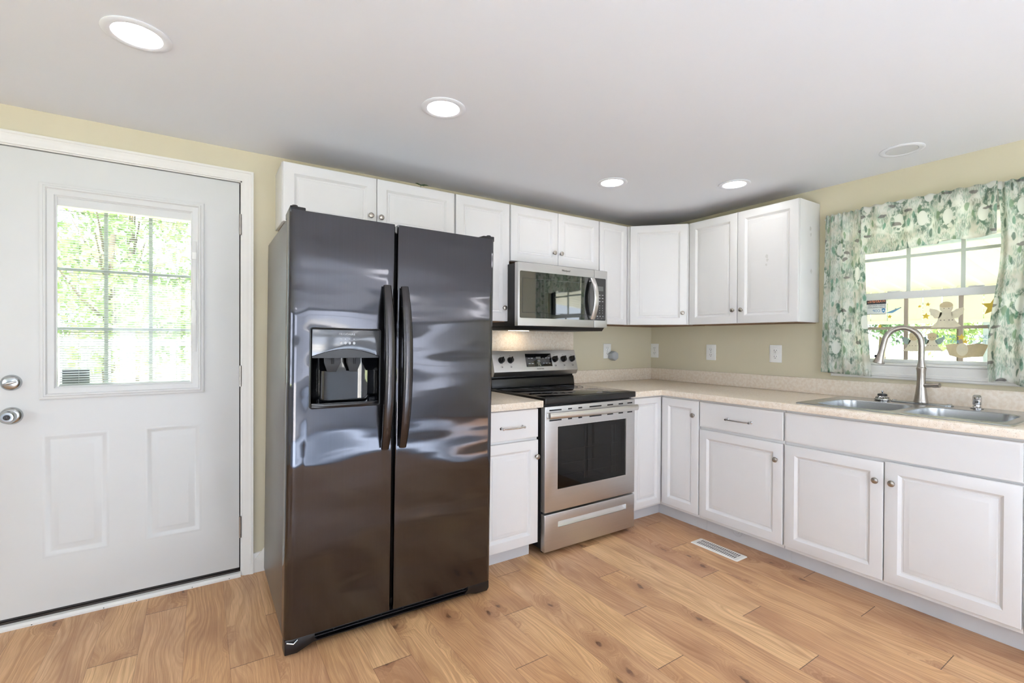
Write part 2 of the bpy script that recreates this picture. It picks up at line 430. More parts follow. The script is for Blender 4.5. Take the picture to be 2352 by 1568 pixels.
    def text(s, txt, loc, size, normal='-y', depth=0.0006, mirror=False, width=None):
        cu = bpy.data.curves.new('tmp', 'FONT'); cu.body = txt; cu.size = size; cu.extrude = depth; cu.align_x = 'CENTER'; cu.align_y = 'CENTER'; cu.resolution_u = 3
        o = bpy.data.objects.new('tmp', cu); COL.objects.link(o); bpy.context.view_layer.update()
        me = bpy.data.meshes.new_from_object(o.evaluated_get(bpy.context.evaluated_depsgraph_get()))
        bpy.data.objects.remove(o); bpy.data.curves.remove(cu)
        b = bmesh.new(); b.from_mesh(me); bpy.data.meshes.remove(me)
        if width and b.verts:
            w = max(v.co.x for v in b.verts) - min(v.co.x for v in b.verts)
            for v in b.verts: v.co.x *= width / w
        if mirror:
            for v in b.verts: v.co.x *= -1
            bmesh.ops.reverse_faces(b, faces=b.faces[:])
        rot = {'-y': Euler((PI / 2, 0, 0)), '-x': Euler((PI / 2, 0, -PI / 2)), 'z': Euler((0, 0, 0))}[normal] if isinstance(normal, str) else normal
        bmesh.ops.transform(b, matrix=Matrix.Translation(loc) @ rot.to_matrix().to_4x4(), verts=b.verts[:])
        return s._merge(b)

    def build(s, name, mats, parent=None, angle=38, loc=None):
        me = bpy.data.meshes.new(name)
        bmesh.ops.remove_doubles(s.bm, verts=s.bm.verts[:], dist=1e-6)
        s.bm.to_mesh(me); s.bm.free()
        for p in me.polygons: p.use_smooth = True
        me.set_sharp_from_angle(angle=math.radians(angle))
        for m in (mats if isinstance(mats, (list, tuple)) else [mats]): me.materials.append(m)
        o = bpy.data.objects.new(name, me); COL.objects.link(o)
        if parent is not None: o.parent = parent
        if loc is not None: o.location = loc
        return o


def carve(o, cut, bev=0.0):
    """cuts the MB `cut` out of the mesh object o"""
    c = cut.build('tmp_cut', M['white'])
    if o.parent: c.parent = o.parent
    md = o.modifiers.new('b', 'BOOLEAN'); md.object = c; md.operation = 'DIFFERENCE'; md.solver = 'EXACT'
    if bev:
        bv = o.modifiers.new('v', 'BEVEL'); bv.width = bev; bv.segments = 2; bv.limit_method = 'ANGLE'; bv.angle_limit = math.radians(50)
    bpy.context.view_layer.update()
    me = bpy.data.meshes.new_from_object(o.evaluated_get(bpy.context.evaluated_depsgraph_get()))
    old = o.data; nm = old.name; o.modifiers.clear(); o.data = me; bpy.data.meshes.remove(old); me.name = nm
    for p in me.polygons: p.use_smooth = True
    me.set_sharp_from_angle(angle=math.radians(38))
    bpy.data.objects.remove(c)
    return o


def tag(o, label=None, cat=None, group=None, kind=None):
    if label: o['label'] = label
    if cat: o['category'] = cat
    if group: o['group'] = group
    if kind: o['kind'] = kind
    return o


def thing(name, label, cat, loc=(0, 0, 0), rz=0.0, group=None, kind=None):
    o = bpy.data.objects.new(name, None); COL.objects.link(o); o.location = loc; o.rotation_euler = (0, 0, rz); o.empty_display_size = 0.1
    return tag(o, label, cat, group, kind)


def copy_tree(src, loc, label, parent=None):
    c = src.copy(); COL.objects.link(c)
    if parent is None:
        c.location = loc
        if label: c['label'] = label
    else: c.parent = parent
    for ch in [q for q in bpy.data.objects if q.parent == src]: copy_tree(ch, None, None, c)
    return c


def rrect(cx, cy, w, h, r, n=5):
    pts = []
    for (sx, sy, a0) in ((1, 1, 0), (-1, 1, PI / 2), (-1, -1, PI), (1, -1, 1.5 * PI)):
        for k in range(n + 1):
            a = a0 + k * PI / 2 / n
            pts.append((cx + sx * (w / 2 - r) + r * math.cos(a), cy + sy * (h / 2 - r) + r * math.sin(a)))
    return pts


# ------------------------------------------------------------------ room shell
XL, YF = -6.3, -5.0     # far walls of the room, behind the camera
def wall_x(name, y0, y1, label, holes, mat='wall'):      # wall running along x
    m = MB(); m.box(XL - 0.12, 0.12, y0, y1, -0.02, CEIL + 0.02); o = m.build(name, M[mat])
    for (a, b, c, d) in holes:
        k = MB(); k.box(a, b, min(y0, y1) - 0.1, max(y0, y1) + 0.1, c, d); carve(o, k)
    return tag(o, label, 'wall', kind='structure')
def wall_y(name, x0, x1, label, holes, mat='wall'):
    m = MB(); m.box(x0, x1, YF, 0.0, -0.02, CEIL + 0.02); o = m.build(name, M[mat])
    for (a, b, c, d) in holes:
        k = MB(); k.box(min(x0, x1) - 0.1, max(x0, x1) + 0.1, a, b, c, d); carve(o, k)
    return tag(o, label, 'wall', kind='structure')

tag(MB().box(XL, 0.0, YF, 0.0, -0.12, 0.0).build('floor', M['floor']), 'oak look laminate plank floor of the kitchen', 'floor', kind='structure')
tag(MB().box(XL - 0.12, 0.12, YF - 0.12, 0.12, CEIL, CEIL + 0.12).build('ceiling', M['ceiling']), 'smooth pale ceiling with recessed lights', 'ceiling', kind='structure')
wall_x('wall_back', 0.0, 0.12, 'beige wall behind the refrigerator and range', [(-4.165, -3.198, -0.05, 2.092)])
wall_y('wall_right', 0.0, 0.12, 'beige wall with the sink window', [(-2.345, -1.555, 1.115, 1.985)])
wall_x('wall_front', YF - 0.12, YF, 'white wall behind the camera', [(-2.4, -1.4, 0.85, 2.05), (-1.15, -0.45, 1.0, 1.95), (-4.4, -2.8, -0.05, 2.02)], 'wallwhite')
wall_y('wall_left', XL - 0.12, XL, 'white wall far left of the camera', [(-3.5, -1.7, 0.75, 2.05)], 'wallwhite')


def rear_window(n, label, x0, x1, z0, z1, along='x', door=False):
    w = thing('window_%d' % n if not door else 'door_2', label, 'door' if door else 'window', ((x0 + x1) / 2, YF - 0.06, z0) if along == 'x' else (XL - 0.06, (x0 + x1) / 2, z0), 0 if along == 'x' else PI / 2, kind='structure')
    hw, h = (x1 - x0) / 2, z1 - z0
    f = MB()
    for a, b, c, d in ((-hw, hw, 0, 0.05), (-hw, hw, h - 0.05, h), (-hw, -hw + 0.05, 0.05, h - 0.05), (hw - 0.05, hw, 0.05, h - 0.05), (-0.025, 0.025, 0.05, h - 0.05)): f.box(a, b, -0.04, 0.04, c, d, 0.004)
    if not door: f.box(-hw + 0.05, hw - 0.05, -0.02, 0.02, h / 2 - 0.02, h / 2 + 0.02, 0.003)
    f.build('window_frame', M['vinyl'], w)
    MB().box(-hw + 0.05, hw - 0.05, -0.003, 0.003, 0.05, h - 0.05).build('glass_pane', M['pane'], w)
rear_window(2, 'white double window in the wall behind the camera', -2.4, -1.4, 0.85, 2.05)
rear_window(3, 'white window near the sink wall behind the camera', -1.15, -0.45, 1.0, 1.95)
rear_window(4, 'wide white window in the far left wall', -3.5, -1.7, 0.75, 2.05, along='y')
rear_window(5, 'sliding glass patio door behind the camera', -4.4, -2.8, 0.0, 2.02, door=True)

# ------------------------------------------------------------------ exterior door
d1 = thing('door_1', 'white exterior door with half window and built in blinds', 'door', (-3.213, 0.0, 0.0), kind='structure')
DX = 3.213
sl = MB(); sl.box(-4.150 + DX, 0.0, 0.004, 0.048, 0.042, 2.078, 0.002)
slab = sl.build('door_slab', M['door'], d1)
ct = MB(); ct.box(-3.935 + DX, -3.412 + DX, -0.1, 0.2, 1.023, 1.85); carve(slab, ct)
for xa, xb in ((-3.971, -3.743), (-3.611, -3.381)):
    ct = MB(); ct.box(xa + DX, xb + DX, -0.05, 0.02, 0.275, 0.826); carve(slab, ct)
    p = MB(); p.ringpanel(xa + DX, xb + DX, 0.275, 0.826, 0.004, [(0, 0.0), (0.006, 0.0015), (0.012, 0.0), (0.022, -0.007), (0.030, -0.007), (0.052, 0.001), (0.056, 0.001)], back=0.012)
    tag(p.build('raised_panel', M['door'], d1))
lf = MB()
lf.frame(-3.978 + DX, -3.370 + DX, 0.983, 1.943, 0.003, [(0, 0), (0, 0.010), (0.005, 0.013), (0.012, 0.013), (0.015, 0.017), (0.021, 0.017), (0.026, 0.010), (0.048, 0.010), (0.054, 0.004), (0.0565, 0.004), (0.0565, -0.012)])
lf.build('window_frame', M['door'], d1)
gb = MB()
for xm in (-3.757, -3.589): gb.box(xm - 0.0075 + DX, xm + 0.0075 + DX, 0.030, 0.038, 1.03, 1.845)
for zm in (1.570, 1.297): gb.box(-3.93 + DX, -3.42 + DX, 0.029, 0.037, zm - 0.0065, zm + 0.0065)
tag(gb.build('muntin_grid', M['muntin2'], d1), 'grid bars with a backlit grey green tone painted in')
bl = MB()
nsl = 74
for i in range(nsl):
    z = 1.046 + i * (1.832 - 1.046) / (nsl - 1)
    bl.prism([(0.0145, z - 0.0024), (0.0250, z + 0.0024), (0.0250, z + 0.0030), (0.0145, z - 0.0018)], 'x', -3.917 + DX, -3.430 + DX)
bl.box(-3.919 + DX, -3.428 + DX, 0.013, 0.026, 1.034, 1.043, 0.001)
for xc in (-3.852, -3.486): bl.tube([(xc + DX, 0.0195, 1.04), (xc + DX, 0.0195, 1.84)], 0.0008, 6)
tag(bl.build('blind_slats', M['slat'], d1), 'white mini blind slats between the panes')
MB().box(-3.93 + DX, -3.42 + DX, 0.008, 0.011, 1.03, 1.845).build('glass_pane', M['pane2'], d1)
MB().box(-3.93 + DX, -3.42 + DX, 0.040, 0.043, 1.03, 1.845).build('glass_pane', M['pane2'], d1)
sd = MB(); sd.box(-3.420 + DX, -3.402 + DX, -0.013, -0.006, 1.19, 1.745, 0.0015)
st_ = sd.build('blind_slider_track', M['door'], d1)
tg_ = MB(); tg_.box(-3.421 + DX, -3.401 + DX, -0.020, -0.0125, 1.655, 1.690, 0.002); tg_.box(-3.423 + DX, -3.403 + DX, -0.0155, -0.0125, 1.335, 1.400, 0.001, rot=(0, 0.06, 0)); tg_.box(-3.421 + DX, -3.407 + DX, -0.0165, -0.0130, 1.395, 1.450, 0.001, rot=(0, -0.08, 0))
tg_.build('slider_tab', M['slat'], st_)
# hardware
db = MB(); db.lathe([(0.0, -0.016), (0.022, -0.016), (0.030, -0.011), (0.034, -0.002), (0.0345, 0.004)], (-4.067 + DX, 0, 1.062), 'y', 32)
dbo = db.build('deadbolt', M['satin'], d1)
t_ = MB(); t_.tube([(-4.088 + DX, -0.020, 1.057), (-4.067 + DX, -0.026, 1.062), (-4.046 + DX, -0.020, 1.068)], [0.003, 0.0065, 0.004], 10, ell=(1.0, 0.9)); t_.lathe([(0.006, -0.022), (0.006, -0.014)], (-4.067 + DX, 0, 1.062), 'y', 14)
t_.build('thumb_turn', M['satin'], dbo)
kb = MB(); kb.lathe([(0.0, -0.014), (0.024, -0.014), (0.033, -0.009), (0.037, -0.001), (0.0375, 0.004)], (-4.067 + DX, 0, 0.919), 'y', 32)
kbo = kb.build('door_knob_rose', M['satin'], d1)
kn = MB(); kn.lathe([(0.0, -0.056), (0.012, -0.058), (0.020, -0.057), (0.0265, -0.050), (0.028, -0.042), (0.025, -0.033), (0.015, -0.026), (0.012, -0.020), (0.012, -0.013)], (-4.067 + DX, 0, 0.919), 'y', 32)
kn.build('door_knob', M['satin'], kbo)
kn = MB(); kn.lathe([(0.0, -0.0595), (0.011, -0.0595), (0.012, -0.056)], (-4.067 + DX, 0, 0.919), 'y', 20); kn.box(-4.069 + DX, -4.065 + DX, -0.064, -0.058, 0.911, 0.927, 0.001); tag(kn.build('turn_button', M['fdark'], kbo), 'dark turn button')
for z0, z1 in ((1.803, 1.913), (1.004, 1.115), (0.203, 0.316)):
    h = MB(); zz = [z0, z0 + (z1 - z0) * 0.2, z0 + (z1 - z0) * 0.6, z1]
    for a, b in zip(zz, zz[1:]): h.lathe([(0.0, a), (0.0058, a + 0.0004), (0.0058, b - 0.0004), (0.0, b)], (0.0035, -0.006, 0), 'z', 12)
    h.box(-0.002, 0.006, -0.004, 0.02, z0 + 0.002, z1 - 0.002)
    tag(h.build('hinge', M['nickel'], d1), 'metal hinge')
# door sweep
sw = MB(); sw.box(-4.15 + DX, -0.001, 0.006, 0.046, 0.034, 0.0415, 0.001); tag(sw.build('door_sweep', M['rubber'], d1), 'dark weather strip')
# sticker on the glass seen from behind
stk = thing('security_sticker', 'small dark grey green sticker at the bottom corner of the door window', 'sticker', (-3.866, 0.0475, 1.044))
s1 = MB(); s1.box(-0.048, 0.048, -0.0004, 0.0004, 0.0, 0.070, 0.0); s1.build('sticker_sheet', M['signback'], stk)
s2 = MB()
for zz, w in ((0.061, 0.09), (0.051, 0.09), (0.042, 0.082), (0.033, 0.082)): s2.box(-w / 2, w / 2, -0.0008, -0.0003, zz - 0.0022, zz + 0.0022)
s2.build('printed_bars', M['signnavy'], stk)

tr = MB()
prof = [(0, 0), (0, 0.019), (0.010, 0.019), (0.013, 0.016), (0.020, 0.016), (0.024, 0.013), (0.040, 0.013), (0.046, 0.009), (0.053, 0.009), (0.053, 0.0)]
xo0, xo1, zt = -4.218, -3.149, 2.141
def casing_loop(i, h): return [(xo0 + i, -h, 0.0), (xo0 + i, -h, zt - i), (xo1 - i, -h, zt - i), (xo1 - i, -h, 0.0)]
tr.loft([casing_loop(i, h) for i, h in prof] + [casing_loop(0, 0)], cap=False, close=False)
for xa in (-4.165, -3.208): tr.box(xa, xa + 0.010, 0.0, 0.12, 0.0, 2.092)
tr.box(-4.165, -3.198, 0.0, 0.12, 2.082, 2.092)
jm = MB()
for xa, xb in ((-4.156, -4.12), (-3.235, -3.207)): jm.box(xa, xb, 0.052, 0.075, 0.0305, 2.083)
jm.box(-4.156, -3.207, 0.052, 0.075, 2.05, 2.083)
jm.box(-3.2085, -3.2075, 0.012, 0.052, 0.03, 2.082)
tag(jm.build('trim_3', M['rubber']), 'dark weather strip stop added to block light behind the exterior door', 'trim', kind='structure')  # added to keep outdoor light from leaking through the door gap
tag(tr.build('trim_1', M['trim']), 'white moulded casing around the exterior door', 'trim', kind='structure')
t2 = thing('trim_2', 'door threshold with dark sill and white front strip', 'threshold', (-3.7, 0, 0), kind='structure')
a = MB(); a.box(-0.452, 0.492, 0.004, 0.11, 0.0, 0.030, 0.003); a.build('sill', M['bronze'], t2)
a = MB(); a.prism([(-0.024, 0.0005), (-0.024, 0.010), (-0.016, 0.019), (0.003, 0.021), (0.003, 0.0005)], 'x', -0.46, 0.492)
st = a.build('front_strip', M['trim'], t2)
a = MB()
for xx in (-0.3, -0.06, 0.06, 0.28, 0.44): a.lathe([(0.0, 0.0), (0.0022, 0.0), (0.0022, 0.002)], (xx, -0.0245, 0.006), 'y', 8)
tag(a.build('nail_head', M['slot'], t2), 'dark nail heads')
b_ = MB()
b_.prism([(-0.0005, 0.0005), (-0.012, 0.0005), (-0.012, 0.09), (-0.008, 0.104), (-0.0005, 0.106)], 'x', -3.148, -2.152)
tag(b_.build('baseboard_back', M['trim']), 'white baseboard between the door casing and the cabinets', 'baseboard', kind='structure')
b_ = MB(); b_.prism([(XL + 0.013, 0.0005), (XL + 0.013, 0.1), (XL + 0.0005, 0.106), (XL + 0.0005, 0.0005)], 'y', YF + 0.01, -0.01)
tag(b_.build('baseboard_left', M['trim']), 'white baseboard along the far left wall', 'baseboard', kind='structure')
b_ = MB(); b_.prism([(-3.139, 0.078), (-3.100, 0.125), (-3.06, 0.173), (-3.0, 0.173), (-3.0, 0.02)], 'y', -0.032, -0.0135, 0.001)
oc = tag(b_.build('trim_offcut', M['trim']), 'white angled trim offcut leaning on the baseboard beside the refrigerator', 'trim offcut')


# ------------------------------------------------------------------ cabinets
PROF = [(0.0, -0.0035), (0.0012, -0.0012), (0.004, 0.0), (0.052, 0.0), (0.0535, -0.0015), (0.064, -0.0120), (0.070, -0.0125), (0.0735, -0.0090), (0.0755, -0.0088), (0.095, -0.0018), (0.097, -0.0015)]
SMALL = [(0.0, -0.0035), (0.0012, -0.0012), (0.004, 0.0), (0.040, 0.0), (0.0415, -0.0015), (0.050, -0.0120), (0.055, -0.0125), (0.058, -0.0090), (0.0595, -0.0088), (0.075, -0.0018), (0.077, -0.0015)]
def door_front(x0, x1, z0, z1, y, name, parent, knob=None, mat='white', style='raised'):
    m = MB()
    if style == 'raised': m.ringpanel(x0, x1, z0, z1, y, PROF if min(x1 - x0, z1 - z0) > 0.29 else SMALL, back=0.018)
    else: m.ringpanel(x0, x1, z0, z1, y, [(0.0, -0.0045), (0.002, -0.0018), (0.008, 0.0), (0.012, 0.0)], back=0.018)
    o = m.build(name, M[mat], parent, angle=25)
    if knob and knob[0] == 'k':
        k = MB(); k.lathe([(0.0, -0.0265), (0.008, -0.0262), (0.0135, -0.0235), (0.0152, -0.0195), (0.0125, -0.0150), (0.0065, -0.0125), (0.0055, -0.004), (0.0075, -0.0005), (0.0075, 0.0004)], (knob[1], y, knob[2]), 'y', 24)
        k.build('knob', M['nickel'], o)
    if knob and knob[0] == 'p':
        cx, cz, hw = knob[1:4]; k = MB()
        k.tube([(cx - hw + 0.004, y - 0.026, cz), (cx - hw / 2, y - 0.0275, cz - 0.001), (cx, y - 0.028, cz - 0.001), (cx + hw / 2, y - 0.0275, cz - 0.001), (cx + hw - 0.004, y - 0.026, cz)], [0.0042, 0.0048, 0.005, 0.0048, 0.0042], 12)
        for sx in (-1, 1):
            k.lathe([(0.0, -0.031), (0.006, -0.030), (0.0078, -0.026), (0.0065, -0.020), (0.0048, -0.014), (0.0048, -0.006), (0.0085, -0.002), (0.0085, 0.0004)], (cx + sx * (hw - 0.004), y, cz), 'y', 16)
        k.build('pull_handle', M['chrome'], o)
    return o


def wall_cab(name, label, loc, rz, w, depth, h, doors, group='white wall cabinets'):
    t = thing(name, label, 'cabinet', loc, rz, group)
    b = MB(); b.box(0.001, w - 0.001, -(depth - 0.020), -0.001, 0.004, h, 0.0015)
    b.build('cabinet_body', M['white'], t)
    u = MB(); u.box(0.014, w - 0.014, -(depth - 0.034), -0.012, 0.0, 0.0035); tag(u.build('underside', M['under'], t), 'bare brown board underside')
    u = MB(); u.box(0.012, w - 0.012, -(depth - 0.034), -0.004, h - 0.001, h + 0.0012); tag(u.build('top_shade_panel', M['under'], t), 'brown top added to darken the gap above')  # unseen brown top added to cut bounce onto the ceiling
    for (x0, x1, z0, z1, k) in doors: door_front(x0, x1, z0, z1, -depth, 'door', t, k)
    return t

UD = 0.272
wall_cab('wall_cabinet', 'short two door white wall cabinet above the refrigerator', (-3.044, 0, 1.843), 0, 0.957, UD, 0.306,
         [(0.004, 0.4755, 0.004, 0.303, ('k', 0.441, 0.092)), (0.4785, 0.951, 0.004, 0.303, ('k', 0.498, 0.089))])
wall_cab('wall_cabinet', 'tall single door white wall cabinet between the refrigerator and the microwave', (-2.085, 0, 1.375), 0, 0.396, UD, 0.774,
         [(0.004, 0.391, 0.004, 0.771, ('k', 0.349, 0.090))])
wall_cab('wall_cabinet', 'short two door white wall cabinet above the microwave', (-1.687, 0, 1.775), 0, 0.792, UD, 0.374,
         [(0.006, 0.3985, 0.004, 0.371, ('k', 0.360, 0.088)), (0.4015, 0.788, 0.004, 0.371, ('k', 0.421, 0.088))])
wall_cab('wall_cabinet', 'narrow single door white wall cabinet right of the microwave', (-0.893, 0, 1.375), 0, 0.312, UD, 0.774,
         [(0.005, 0.292, 0.004, 0.771, None)])
wall_cab('wall_cabinet', 'two door white wall cabinet beside the curtained window', (0, -0.590, 1.375), -PI / 2, 0.800, UD, 0.777,
         [(0.006, 0.392, 0.004, 0.774, ('k', 0.368, 0.096)), (0.396, 0.797, 0.004, 0.774, ('k', 0.430, 0.096))])
u6 = [o for o in bpy.data.objects if o.get('label', '').startswith('two door white wall cabinet beside')][0]
rnd_ = random.Random(3)
def mark(pts): return [(p[0] * rnd_.uniform(0.7, 1.2), p[1] * rnd_.uniform(0.7, 1.2)) for p in pts]
for (lx, lz, rr) in ((0.600, 0.44, 0.010), (0.604, 0.415, 0.008), (0.597, 0.385, 0.006)):
    a = MB(); a.prism([(lx + p[0], lz + p[1]) for p in mark([(rr * math.cos(k * PI / 5), rr * 1.4 * math.sin(k * PI / 5)) for k in range(10)])], 'y', -UD + 0.0009, -UD + 0.0018)
    tag(a.build('adhesive_mark', M['residue'], u6), 'faint grey sticker residue')
for (ly, lz, rr) in ((-0.125, 0.60, 0.012), (-0.118, 0.565, 0.009), (-0.11, 0.33, 0.011)):
    a = MB(); a.prism([(ly + p[0], lz + p[1]) for p in mark([(rr * math.cos(k * PI / 5), rr * 1.4 * math.sin(k * PI / 5)) for k in range(10)])], 'x', 0.7985, 0.7996)
    tag(a.build('adhesive_mark', M['residue'], u6), 'faint grey sticker residue')
# diagonal corner wall cabinet
dc = thing('corner_wall_cabinet', 'diagonal corner white wall cabinet with one tall door', 'cabinet', (0, 0, 1.375), 0, 'white wall cabinets')
A_, B_ = Vector((-0.579, -0.262)), Vector((-0.262, -0.588))
b = MB(); b.prism([(-0.001, -0.001), (-0.579, -0.001), tuple(A_), tuple(B_), (-0.001, -0.588)], 'z', 0.004, 0.775, 0.0015); b.build('cabinet_body', M['white'], dc)
u = MB(); u.prism([(-0.02, -0.02), (-0.56, -0.02), (-0.56, -0.245), (-0.245, -0.56), (-0.02, -0.56)], 'z', 0.0, 0.0035); tag(u.build('underside', M['under'], dc), 'bare brown board underside')
u = MB(); u.prism([(-0.02, -0.02), (-0.56, -0.02), (-0.56, -0.245), (-0.245, -0.56), (-0.02, -0.56)], 'z', 0.774, 0.7765); tag(u.build('top_shade_panel', M['under'], dc), 'brown top added to darken the gap above')  # unseen brown top added here too, to darken the ceiling gap
dl = (B_ - A_).length; ang = math.atan2(B_.y - A_.y, B_.x - A_.x)
do = door_front(0.016, dl - 0.016, 0.004, 0.773, -0.020, 'door', dc, ('k', dl - 0.050, 0.094))
do.location = (A_.x, A_.y, 0); do.rotation_euler = (0, 0, ang)

BD = 0.675
def base_cab(name, label, loc, rz, w, depth, fronts, toe=0.075, hollow=False, group='white base cabinets'):
    t = thing(name, label, 'cabinet', loc, rz, group); fy = -(depth - 0.020)
    b = MB()
    if hollow:
        b.box(0.001, 0.019, fy, -0.002, 0.10, 0.874); b.box(w - 0.019, w - 0.001, fy, -0.002, 0.10, 0.874)
        b.box(0.019, w - 0.019, fy, -0.002, 0.10, 0.118); b.box(0.019, w - 0.019, -0.012, -0.002, 0.118, 0.874)
        b.box(0.019, w - 0.019, fy, fy + 0.018, 0.118, 0.874)
    else: b.box(0.001, w - 0.001, fy, -0.002, 0.10, 0.874, 0.0012)
    b.build('cabinet_body', M['white'], t)
    k = MB(); k.box(0.0, w, fy + toe, fy + toe + 0.014, 0.0005, 0.0995); k.build('toe_kick', M['toe'], t)
    for kind, x0, x1, z0, z1, kn_ in fronts: door_front(x0, x1, z0, z1, -depth, kind, t, kn_, style='raised' if kind == 'door' else 'flat')
    return t

base_cab('base_cabinet', 'narrow white base cabinet with drawer between the refrigerator and the range', (-2.150, 0, 0), 0, 0.378, 0.715,
         [('drawer', 0.004, 0.374, 0.706, 0.866, ('p', 0.193, 0.776, 0.073)), ('door', 0.004, 0.374, 0.104, 0.690, ('k', 0.357, 0.598))])
bc = base_cab('base_cabinet', 'white base cabinet with one drawer over one wide door beside the corner', (0, -0.976, 0), -PI / 2, 0.539, BD,
              [('drawer', 0.004, 0.533, 0.701, 0.861, ('p', 0.277, 0.776, 0.078)), ('door', 0.004, 0.533, 0.121, 0.684, ('k', 0.500, 0.592))])
rc = MB(); rc.lathe([(0.0, -0.004), (0.010, -0.0045), (0.012, -0.0025), (0.020, -0.003), (0.027, -0.004), (0.030, -0.002), (0.031, 0.0)], (0.215, -(BD - 0.020 - 0.075), 0.066), 'y', 28); rc.build('round_cap', M['toe'], bc)
base_cab('sink_base_cabinet', 'wide white sink base cabinet with two doors and a blank top panel', (0, -1.516, 0), -PI / 2, 0.922, BD,
         [('false_drawer_front', 0.004, 0.918, 0.701, 0.861, None), ('door', 0.004, 0.460, 0.121, 0.684, ('k', 0.432, 0.594)), ('door', 0.465, 0.918, 0.121, 0.690, ('k', 0.497, 0.595))], hollow=True)
base_cab('base_cabinet', 'white base cabinet right of the sink base', (0, -2.441, 0), -PI / 2, 0.60, BD,
         [('drawer', 0.004, 0.596, 0.701, 0.861, ('p', 0.30, 0.776, 0.078)), ('door', 0.004, 0.596, 0.121, 0.684, ('k', 0.04, 0.592))])
# inside corner base cabinet with two doors meeting at the corner
cb = thing('corner_base_cabinet', 'corner white base cabinet with two narrow doors meeting in the corner', 'cabinet', (0, 0, 0), 0, 'white base cabinets')
q = BD - 0.020
b = MB(); b.prism([(-0.002, -0.002), (-0.962, -0.002), (-0.962, -q), (-q, -q), (-q, -0.974), (-0.002, -0.974)], 'z', 0.10, 0.874, 0.001); b.build('cabinet_body', M['white'], cb)
k = MB(); tk = q - 0.075
k.prism([(-0.96, -tk), (-0.96, -tk + 0.014), (-tk + 0.014, -tk + 0.014), (-tk + 0.014, -0.975), (-tk, -0.975), (-tk, -tk)], 'z', 0.0005, 0.0995); k.build('toe_kick', M['toe'], cb)
door_front(-0.962, -0.679, 0.118, 0.864, -BD, 'door', cb, None)
do = door_front(0.679, 0.972, 0.120, 0.862, -BD, 'door', cb, ('k', 0.937, 0.768)); do.rotation_euler = (0, 0, -PI / 2)

# ------------------------------------------------------------------ countertops
CD = 0.695
ctp = thing('countertop', 'long L shaped speckled beige laminate countertop with the sink', 'countertop', (0, 0, 0.876))
c = MB(); c.prism([(-0.001, -0.001), (-0.982, -0.001), (-0.982, -CD), (-CD, -CD), (-CD, -3.045), (-0.001, -3.045)], 'z', 0.0, 0.038, 0.003)
co_ = c.build('worktop', M['counter'], ctp)
ct = MB(); ct.box(-0.625, -0.06, -2.385, -1.562, -0.1, 0.1); carve(co_, ct)
s1 = MB(); s1.box(-0.982, -0.020, -0.020, -0.001, 0.0385, 0.138, 0.002); s1.build('backsplash', M['counter'], ctp)
s1 = MB(); s1.box(-0.020, -0.001, -3.045, -0.001, 0.0385, 0.138, 0.002); s1.build('backsplash', M['counter'], ctp)
lct = thing('countertop', 'short speckled beige countertop section between the refrigerator and the range', 'countertop', (-2.15, 0, 0.876))
c = MB(); c.box(0.0, 0.388, -0.745, -0.001, 0.0, 0.038, 0.003); c.build('worktop', M['counter'], lct)
s1 = MB(); s1.box(0.0, 0.388, -0.020, -0.001, 0.0385, 0.138, 0.002); s1.build('backsplash', M['counter'], lct)
bp = MB(); bp.box(-1.758, -0.985, -0.006, -0.0008, 0.90, 1.374); bp.box(-0.985, -0.917, -0.006, -0.0008, 1.0145, 1.374)
tag(bp.build('backsplash_panel', M['counter']), 'speckled laminate splash panel on the wall behind the range', 'splash panel')

# ------------------------------------------------------------------ sink
sk = thing('kitchen_sink', 'double bowl stainless steel sink set in the countertop', 'sink', (-0.342, -1.974, 0.9145))
dk = MB()
def lp(cx, cy, w, h, r, z): return [(p[0], p[1], z) for p in rrect(cx, cy, w, h, r, 6)]
dk.loft([lp(0, 0, 0.600, 0.850, 0.03, 0.0002), lp(0, 0, 0.596, 0.846, 0.03, 0.004), lp(0, 0, 0.585, 0.835, 0.028, 0.0062), lp(0, 0, 0.570, 0.82, 0.028, 0.0060), lp(0, 0, 0.562, 0.812, 0.028, 0.0050)], cap=True)
deck = dk.build('sink_deck', M['sinksteel'], sk)
BW = [(-0.068, 0.176, 0.370, 0.345), (-0.058, -0.208, 0.370, 0.352)]     # centre x, y, size x, y
for (cx, cy, w, h) in BW:
    ct = MB(); ct.loft([lp(cx, cy, w, h, 0.07, -0.05), lp(cx, cy, w, h, 0.07, 0.05)]); carve(deck, ct)
for (cx, cy, w, h) in BW:
    bw = MB()
    bw.loft([lp(cx, cy, w + 0.010, h + 0.010, 0.075, 0.0050), lp(cx, cy, w + 0.004, h + 0.004, 0.072, 0.0062), lp(cx, cy, w - 0.004, h - 0.004, 0.070, 0.002), lp(cx, cy, w - 0.014, h - 0.014, 0.068, -0.06), lp(cx, cy, w - 0.022, h - 0.022, 0.066, -0.145), lp(cx, cy, w - 0.05, h - 0.05, 0.06, -0.165), lp(cx, cy, w - 0.12, h - 0.12, 0.05, -0.170), lp(cx, cy, 0.09, 0.09, 0.044, -0.173)], cap='end')
    bo = bw.build('bowl', M['sinksteel'], sk)
    dr = MB(); dr.lathe([(0.042, -0.1725), (0.043, -0.170), (0.036, -0.1705), (0.030, -0.178), (0.0, -0.178)], (cx, cy, 0), 'z', 24); tag(dr.build('drain', M['satin'], bo), 'round drain')

